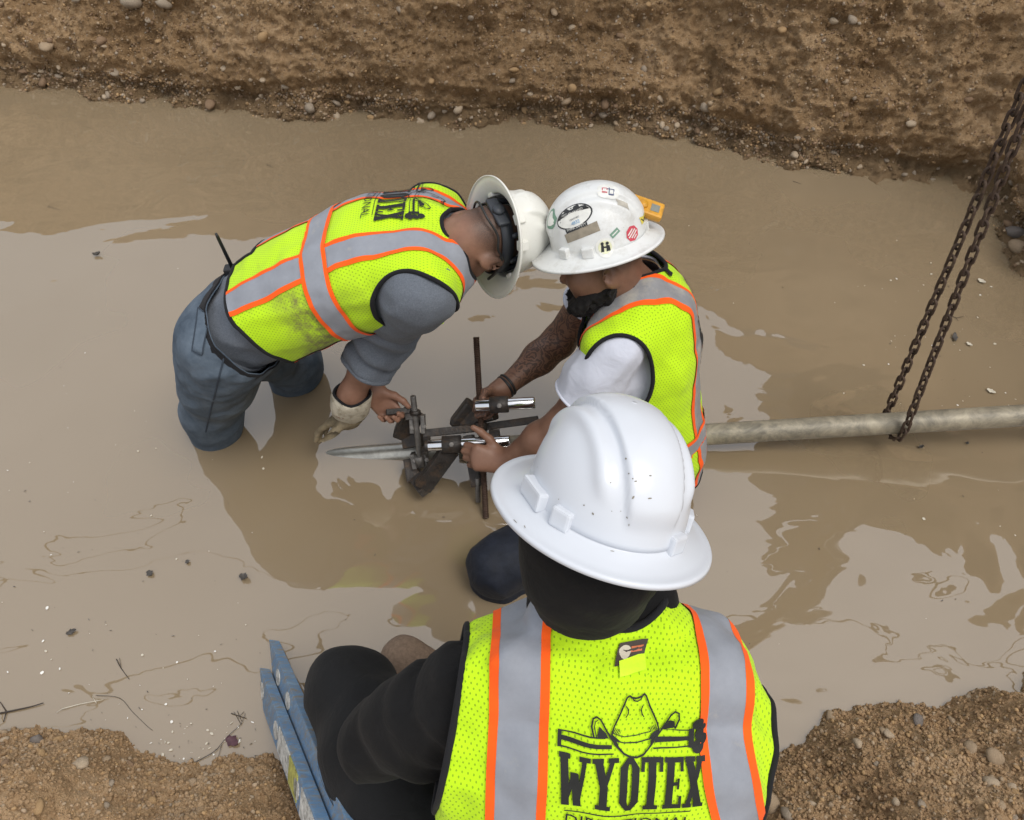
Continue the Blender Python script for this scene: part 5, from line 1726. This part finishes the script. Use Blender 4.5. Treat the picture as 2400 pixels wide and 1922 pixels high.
bar('jaw_block', W(944, 1022, D=2.76), W(968, 970, D=2.71), V3(1, 0, 0), .036, .032, bev=.008)
bar('jaw_block', W(950, 1036, D=2.76), W(985, 1030, D=2.74), upv, .024, .03, bev=.006)
for u in (965, 991):
    bar('cheek_plate', W(u, 972, D=2.655), W(u + 2, 1014, D=2.665), V3(1, 0, 0), .0068, .022, M_iron_l, .002)
for u in (967, 994):
    bar('lower_cheek_plate', W(u, 1062, D=2.71), W(u + 7, 1096, D=2.72), V3(1, 0, 0), .0075, .024, M_iron_l, .002)
bar('hinge_block', W(962, 1075, D=2.75), W(972, 1130, D=2.74), V3(1, 0, 0), .024, .026, bev=.005)
cyl('swing_bolt', W(968, 928, D=2.60), W(985, 1082, D=2.69), .0098, M_iron_l, 14)
cyl('bolt_nut', W(973, 962, D=2.62), W(974, 972, D=2.625), .018, M_iron, 6)
cyl('bolt_eye', W(981, 1068, D=2.68), W(987, 1092, D=2.70), .0165, M_iron_l, 14)
for u_, v_, D_ in ((966, 1003, 2.645), (993, 1000, 2.645), (972, 1080, 2.69), (1000, 1078, 2.69), (1058, 1042, 2.565), (1170, 951, 2.50)):
    n_ = nrm(CAM - W(u_, v_, D=D_))
    cyl('bolt_head', W(u_, v_, D=D_) - n_ * .01, W(u_, v_, D=D_) + n_ * .006, .0085, M_iron_l, 6)
wr = empty('wrench', W(940, 965, D=2.62), 'short greasy wrench held between thumb and fingers on the clamp bolt', 'wrench')
bar('wrench_handle', W(905, 966, D=2.60), W(962, 962, D=2.63), upv, .010, .006, M_iron, .003, wr)
bar('wrench_head', W(950, 972, D=2.64), W(972, 968, D=2.63), upv, .019, .008, M_iron_l, .004, wr)

# chain sling
def link_mesh(p=.044, d=.0092, w=.0325):
    rc_ = (w - d) / 2
    hl = (p - rc_ * 2 + d) / 2 + .001
    pts = []
    for k in range(9):
        a = -math.pi / 2 + math.pi * k / 8
        pts.append((hl + rc_ * math.cos(a), rc_ * math.sin(a), 0))
    for k in range(9):
        a = math.pi / 2 + math.pi * k / 8
        pts.append((-hl + rc_ * math.cos(a), rc_ * math.sin(a), 0))
    V, F = tube(pts, d / 2, 8, closed=True)
    return V, F
M_chain = pmat('rusty_chain', (.062, .038, .026), .75, .5, 60, .6, 200, .002, metal=.25, dirt=(.15, .10, .065), dscale=40, damt=.45)
lm = mk_mesh('link', *link_mesh(), M_chain)
pc = pipe_axis(1.345)
chain = empty('chain', pc, 'rusty steel lifting chain looped under the pipe and rising out of view', 'chain')
hook = V3(1.15, 2.02, 2.75)
path = []
r_ = .0415 + .012
top2, top1 = hook + V3(.0, -.015, 0), hook + V3(.06, .01, 0)
s2 = pc + V3(.016, -r_ * .92, .0)
s1 = pc + V3(-.010, r_ * .92, .0)
path = [top2, lerp(top2, s2, .5) + V3(.015, 0, 0), s2 + V3(0, 0, .02)]
for a in (20, 50, 80, 110, 140, 165):
    path.append(pc + V3(.016 - .026 * a / 180, -r_ * math.cos(R(a)), -r_ * math.sin(R(a)) * 1.18))
path += [s1 + V3(0, 0, .02), lerp(s1, top1, .5) + V3(.015, 0, 0), top1]
cp = resample(path, .0405)
for i in range(len(cp) - 1):
    t_ = nrm(cp[i + 1] - cp[i])
    a = nrm(np.cross(t_, V3(.25, -1, .1)))
    b = np.cross(t_, a)
    tw = .35 * math.sin(i * .11)
    a, b = a * math.cos(tw) + b * math.sin(tw), b * math.cos(tw) - a * math.sin(tw)
    if i % 2: a, b = b, -a
    o = bpy.data.objects.new('link', lm)
    COL.objects.link(o)
    o.parent = chain
    m = Matrix(((t_[0], a[0], b[0], 0), (t_[1], a[1], b[1], 0), (t_[2], a[2], b[2], 0), (0, 0, 0, 1)))
    o.rotation_euler = m.to_euler()
    o.location = tuple((cp[i] + cp[i + 1]) / 2 - pc)

# ladder on the bank beside the seated worker
A1, B1 = V3(-.745, .962, -.012), V3(-.404, .434, .445)
l_ = nrm(B1 - A1)
w0 = nrm(np.cross(l_, V3(0, 0, 1)))
w0 = w0 if w0[0] > 0 else -w0
n0 = np.cross(w0, l_)
n0 = n0 if n0[2] > 0 else -n0
al = R(27)
m1, m2 = n0 * math.cos(al) + w0 * math.sin(al), -w0 * math.cos(al) + n0 * math.sin(al)
def blue():
    t = NT('weathered_blue_fibreglass')
    mp = t.new('Mapping')
    mp.inputs['Rotation'].default_value = (0, 0, .6)
    mp.inputs['Scale'].default_value = (1, 3.2, 1)
    t.link(t.co.outputs['Object'], mp.inputs['Vector'])
    f = t.math('MULTIPLY_ADD', t.noise(22, 8, .75, mp.outputs[0]), 4.0, -1.9, True)
    c = t.mix(f, (.11, .22, .37), (.24, .36, .48))
    f2 = t.math('MULTIPLY_ADD', t.noise(26, 8, .8, mp.outputs[0], 1.0), 6.0, -2.75, True)
    c = t.mix(f2, c, (.24, .205, .15))
    t.color(c)
    t.set(Roughness=.6)
    t.bump(t.noise(150, 4), .3, .002)
    return t.m
M_blue = blue()
M_scrape = pmat('scraped_white_label', (.55, .54, .50), .8, .4, 60, .4, 90, .003, dirt=(.12, .11, .09), dscale=45, damt=.55)
M_ylab = pmat('scraped_yellow_label', (.42, .40, .10), .8, .4, 60, .4, 90, .003, dirt=(.16, .13, .06), dscale=35, damt=.5)
lad = empty('ladder', A1, 'muddy blue fibreglass extension ladder leading down into the water', 'ladder')
Lr = np.linalg.norm(B1 - A1)
def rail(off, t0, t1):
    p0, p1 = A1 + l_ * t0 * Lr + off, A1 + l_ * t1 * Lr + off
    o = MB().box((p0 + p1) / 2 - m1 * .040, (l_, m1, m2), (np.linalg.norm(p1 - p0) / 2, .040, .0045), .002)
    for s in (0, -.080):
        o.box((p0 + p1) / 2 + m1 * (s - .003 if s == 0 else s + .003) - m2 * .009, (l_, m1, m2), (np.linalg.norm(p1 - p0) / 2, .0045, .0138), .002)
    return o.build('rail', M_blue, lad), p0 - m1 * .04 + m2 * .0050
offs = w0 * .056 + n0 * .040
rails = [rail(V3(0, 0, 0), -.55, 1.35), rail(offs, -.6, 1.2), rail(w0 * .40, .8, 1.2), rail(w0 * .40 + offs - w0 * .06, .8, 1.2)]
for t_ in (.95,):
    for of, w_ in ((V3(0, 0, 0), .40), (offs, .34)):
        p = A1 + l_ * (t_ * Lr + .02) + of - m1 * .04
        MB().tube([p + w0 * .005, p + w0 * w_], .014, 12).build('rung', M_iron_l, lad, smooth=True)
def plate(ro, t_, a, b, m, sh='oval', dy=0.0):
    o, base_ = ro
    c = A1 + l_ * t_ * Lr + (offs if ro is rails[1] else 0) - m1 * (.04 + dy) + m2 * .0068
    mb = MB()
    n = 20
    P_ = [c + l_ * a * math.cos(6.283 * k / n) + m1 * b * math.sin(6.283 * k / n) for k in range(n)] if sh == 'oval' else [c + l_ * x + m1 * y for x, y in ((-a, -b), (a, -b * .9), (a * .95, b), (-a, b * .92))]
    n = len(P_)
    mb.put(P_ + [p - m2 * .004 for p in P_], [tuple(range(n))] + [(k, (k + 1) % n, n + (k + 1) % n, n + k) for k in range(n)])
    return mb.build('rung_plate' if sh == 'oval' else 'label', m, o)
for t_ in (.10, .40, .755, 1.02):
    plate(rails[0], t_, .028, .022, M_scrape)
plate(rails[0], .545, .075, .034, M_scrape, 'q')
plate(rails[0], .70, .05, .034, M_ylab, 'q')
plate(rails[0], .90, .065, .034, M_scrape, 'q')
for t_ in (.17, .36):
    plate(rails[1], t_, .028, .022, M_scrape)
# two-way radio on the belt of the bending worker
rb0, rb1 = W(545, 628, D=2.36), W(506, 547, D=2.26)
rad = empty('radio', rb0, 'black two-way radio antenna standing up from the belt of the bending worker', 'radio')
MB().tube([rb0, lerp(rb0, rb1, .9), rb1], [.006, .005, .0035], 8).build('antenna', M_plastic_black, rad, smooth=True)
MB().box(rb0 - nrm(rb1 - rb0) * .03, (nrm(rb1 - rb0), nrm(np.cross(rb1 - rb0, V3(0, 1, 0))), nrm(np.cross(rb1 - rb0, np.cross(rb1 - rb0, V3(0, 1, 0))))), (.035, .026, .016), .005).build('radio_body', M_plastic_black, rad)
# ------------------------------------------------------------------ excavator holding the chain, seen mirrored in the water
M_exy = pmat('dusty_machine_paint', (.20, .145, .06), .6, .3, 4, dirt=(.10, .075, .05), dscale=3, damt=.6)
M_exd = pmat('machine_steel', (.05, .045, .04), .6, .3, 6)
exc = empty('excavator', (4.6, 5.6, 2.4), 'excavator on the far bank whose raised arm holds the chain', 'excavator')
EB = V3(4.5, 5.6, 0)                       # slew centre
ED = nrm(V3(1.0, 2.1, 0) - EB)             # the way the arm points
EX = np.cross(ED, V3(0, 0, 1))
EZ = V3(0, 0, 1)
Ld = float(np.linalg.norm((V3(1.0, 2.1, 0) - EB)[:2]))
ep_ = lambda a, z, x=0.0: EB + ED * a + EX * x + EZ * z      # a = metres towards the pit
def plate_arm(name, pts, hh, hw, m):
    """a tapering box section along (reach, height) points"""
    pts = [ep_(*p) for p in pts]
    V, F = [], []
    for i, p in enumerate(pts):
        t_ = nrm(pts[min(i + 1, len(pts) - 1)] - pts[max(i - 1, 0)])
        nn = np.cross(EX, t_)
        for a, b in ((-1, -1), (1, -1), (1, 1), (-1, 1)):
            V.append(p + EX * a * hw + nn * b * hh[i])
    for i in range(len(pts) - 1):
        for q in range(4):
            F.append((i * 4 + q, i * 4 + (q + 1) % 4, (i + 1) * 4 + (q + 1) % 4, (i + 1) * 4 + q))
    n = len(pts)
    F += [(0, 1, 2, 3), tuple(range(4 * n - 4, 4 * n))]
    return MB().put(V, F).build(name, m, exc)
plate_arm('stick', [(Ld - .25, 3.5), (Ld - .2, 4.2), (Ld - .75, 5.9), (Ld - 1.0, 6.3)], [.13, .22, .3, .2], .17, M_exy)
plate_arm('boom', [(Ld - .8, 5.9), (Ld - 1.6, 6.4), (Ld - 2.9, 5.9), (.9, 3.6)], [.2, .32, .40, .28], .22, M_exy)
MB().tube([ep_(Ld - .55, 5.0), ep_(Ld - 1.3, 6.95)], .07, 12).tube([ep_(Ld - 1.3, 6.95), ep_(Ld - 2.2, 6.8)], .1, 12).build('stick_cylinder', M_exd, exc, smooth=True)
for s in (-.34, .34):
    MB().tube([ep_(Ld - 2.5, 5.7, s), ep_(1.3, 3.2, s)], .09, 12).build('boom_cylinder', M_exd, exc, smooth=True)
prof_b = [(-.35, 3.75), (.05, 3.82), (.42, 3.55), (.58, 3.2), (.45, 2.92), (.15, 2.80), (-.25, 2.88)]
V, F = [], []
for a, z in prof_b:
    V += [ep_(Ld + a, z, -.48), ep_(Ld + a, z, .48)]
F = [(i * 2, i * 2 + 1, i * 2 + 3, i * 2 + 2) for i in range(6)]
F += [tuple(i * 2 for i in range(7)), tuple(i * 2 + 1 for i in range(6, -1, -1))]
MB().put(V, F).build('bucket', M_exd, exc, solid=.03)
for k in range(5):
    MB().box(ep_(Ld - .32, 2.89, -.38 + k * .19), (EX, ED, EZ), (.035, .09, .025), .008).build('bucket_tooth', M_exd, exc)
MB().box(hook + V3(-.02, 0, .05), (EX, ED, EZ), (.05, .04, .08), .015).build('lifting_eye', M_exd, exc)
for s in (-1.15, 1.15):
    MB().box(ep_(.1, 2.85, s), (EX, ED, EZ), (.28, 1.75, .40), .2).build('track', M_exd, exc)
MB().box(ep_(-.4, 3.85), (EX, ED, EZ), (1.3, 1.55, .55), .1).build('engine_house', M_exy, exc)
MB().box(ep_(.75, 4.5, .8), (EX, ED, EZ), (.48, .8, .9), .1).build('cab', M_exy, exc)
MB().box(ep_(1.56, 4.6, .8), (EX, ED, EZ), (.40, .03, .62), .02).build('windscreen', flat('dark_glass', (.03, .035, .04), .1), exc)
MB().box(ep_(.6, 4.3, -.75), (EX, ED, EZ), (.5, .7, .35), .08).build('tool_box', M_exy, exc)

# overhead lines, seen only as wavering dark threads in the water
for k, (a, b, lab) in enumerate((((-9, 5.6, 7.0), (9, 3.2, 6.6), 'lower of the two thin overhead cables mirrored in the water'), ((-9, 3.2, 7.4), (9, 4.4, 7.2), 'upper of the two thin overhead cables mirrored in the water'))):
    a, b = V3(*a), V3(*b)
    pts = [lerp(a, b, q) - V3(0, 0, .8 * math.sin(math.pi * q)) for q in np.linspace(0, 1, 30)]
    tag(MB().tube(pts, .028, 8).build('overhead_cable', M_plastic_black, None, smooth=True), lab, 'cable', 'overhead cables')

# ------------------------------------------------------------------ things afloat
M_twig, M_pale, M_leafd, M_leafm = pmat('wet_twig', (.045, .034, .026), .7, .4, 60), pmat('pale_straw', (.58, .53, .43), .8, .2, 60), pmat('dead_leaf', (.07, .062, .055), .7, .5, 50), pmat('maroon_leaf', (.085, .035, .045), .6, .3, 50)
def twig(px, r, label, m=M_twig, forks=()):
    pts = [W(u, v, z=.003) + V3(0, 0, random.uniform(0, .002)) for u, v in px]
    mb = MB().tube(catmull(pts, 4), np.linspace(r * .65, r * .35, (len(pts) - 1) * 4 + 1), 6)
    for f in forks:
        mb.tube([W(u, v, z=.004) for u, v in f], [r * .4, r * .25], 5)
    return tag(mb.build('twig', m, None, smooth=True), label, 'twig', 'bits of plant afloat on the water')
def leaf(c, L, w, ang, label, m, curl=.004):
    c = W(*c, z=.003)
    V, F = [], []
    n = 8
    for i in range(n + 1):
        t_ = i / n
        hw = w * math.sin(math.pi * min(1, t_ * .96 + .04)) ** .8 * (1 + .25 * math.sin(i * 2.1))
        for s in (-1, 0, 1):
            x, y = (t_ - .5) * L, s * hw
            V.append(c + V3(x * math.cos(ang) - y * math.sin(ang), x * math.sin(ang) + y * math.cos(ang), curl * abs(s) + curl * (t_ - .4) ** 2 * 3))
    for i in range(n):
        F += [(i * 3, i * 3 + 1, i * 3 + 4, i * 3 + 3), (i * 3 + 1, i * 3 + 2, i * 3 + 5, i * 3 + 4)]
    return tag(add('leaf', V, F, m, None, solid=.001), label, 'leaf', 'bits of plant afloat on the water')
leaf((545, 1738), .042, .014, -.5, 'maroon leaf floating by the ladder at the near bank', M_leafm)
leaf((228, 598), .034, .011, .2, 'dark curled leaf at the edge of the sky reflection', M_leafd, .010)
leaf((573, 1355), .030, .012, -.3, 'dark curled leaf in front of the bending worker', M_leafd, .010)
leaf((352, 1345), .026, .010, -.7, 'small dark leaf floating with a white flake beside it', M_leafd)
leaf((168, 1482), .030, .009, .5, 'grey curled leaf on the calm water by the near bank', M_leafd)
leaf((2237, 792), .048, .010, 1.3, 'dark wet leaf floating behind the chain', M_leafd, .006)
leaf((2271, 808), .026, .008, -1.0, 'pale leaf floating right of the dark one behind the chain', M_pale)
leaf((2322, 918), .034, .010, -.8, 'pale curled leaf floating above the pipe', M_pale)
leaf((2157, 1050), .017, .007, .2, 'small dark leaf floating just below the pipe', M_leafd, .008)
leaf((2266, 1040), .010, .006, .9, 'tiny brown leaf below the pipe near the frame edge', M_leafd)
leaf((2300, 660), .036, .012, -.9, 'pale leaf floating near the far right bank', M_pale)
leaf((440, 1318), .016, .007, -1.0, 'narrow dark leaf floating above the white flake', M_leafd)
twig([(145, 1662), (190, 1650), (243, 1640)], .0022, 'pale thin straw floating near the left bank', M_pale, [((148, 1660), (132, 1670)), ((226, 1648), (216, 1632))])
twig([(0, 1672), (40, 1664), (75, 1656), (102, 1648)], .0045, 'thick split stick floating at the left edge', M_twig, [((15, 1668), (8, 1692)), ((15, 1668), (0, 1645))])
twig([(430, 1800), (470, 1780), (505, 1760), (530, 1730), (565, 1698)], .0022, 'forked dark twig reaching from the bank to the maroon leaf', M_twig, [((520, 1745), (510, 1780)), ((565, 1698), (548, 1668)), ((565, 1698), (575, 1672))])
twig([(225, 1630), (280, 1636), (310, 1668), (345, 1702), (358, 1712)], .0012, 'long hair-thin stem curving over the water by the bank', M_twig)
twig([(273, 1545), (283, 1565), (303, 1592)], .0022, 'small forked twig with a white flake at its joint', M_twig, [((283, 1565), (280, 1542))])
twig([(542, 1672), (560, 1678), (578, 1684)], .0022, 'star shaped dark twig near the ladder', M_twig, [((556, 1666), (566, 1690)), ((572, 1668), (556, 1684))])
twig([(625, 385), (640, 392)], .0016, 'short dark twig floating near the far bank', M_twig)
twig([(1858, 425), (1878, 432)], .0016, 'short dark twig floating below the right part of the far bank', M_twig)
twig([(2220, 735), (2240, 745), (2258, 742)], .0020, 'thin brown twig floating behind the chain', M_twig, [((2240, 745), (2246, 752))])
twig([(112, 483), (142, 493)], .0016, 'short brown twig floating at the upper left', M_twig)
# foam flakes, seeds and specks too small to pick apart
def specks(n, mats, name, label, zones, smin_, smax_, long=1.0):
    V, F, mi, k0 = [], [], [], 0
    for _ in range(n):
        z = zones[np.searchsorted(np.cumsum([q[4] for q in zones]), rng.random() * sum(q[4] for q in zones) * .999)]
        c = W(rng.uniform(z[0], z[2]), rng.uniform(z[1], z[3]), z=.0025)
        s = smin_ + (smax_ - smin_) * rng.random() ** 2.5
        a, e = rng.uniform(0, 6.28), rng.uniform(.35, 1.0) / long
        m = 6
        for j in range(m):
            t_ = 6.283 * j / m
            x, y = s * math.cos(t_) * rng.uniform(.7, 1.2), s * e * math.sin(t_) * rng.uniform(.7, 1.2)
            V.append(c + V3(x * math.cos(a) - y * math.sin(a), x * math.sin(a) + y * math.cos(a), 0))
        V.append(c + V3(0, 0, s * .35 * e))
        F += [(k0 + j, k0 + (j + 1) % m, k0 + m) for j in range(m)]
        mi += [rng.integers(len(mats))] * m
        k0 += m + 1
    return tag(add(name, V, np.array(F), mats, None, midx=mi), label, None, None, 'stuff')
zl = [(0, 1000, 640, 1700, 3), (0, 540, 420, 1100, .8), (60, 1450, 560, 1800, 2), (370, 1690, 600, 1790, 2.6)]
zr_ = [(2000, 560, 2390, 960, 3), (1600, 420, 2390, 1600, 1.5), (2080, 620, 2200, 860, 1.5)]
zall = [(0, 320, 2300, 600, 1), (700, 1150, 1100, 1500, .4), (1700, 1000, 2390, 1600, .8)]
specks(170, [M_pale, M_pale, flat('foam', (.75, .73, .68))], 'foam_flecks', 'tiny pale flecks and seeds floating on the water', zl + zr_, .0012, .0065)
specks(200, [M_twig, M_leafd], 'dark_flecks', 'tiny dark flecks and broken stems floating on the water', zl + zr_ + zall, .0012, .0055, 2.4)
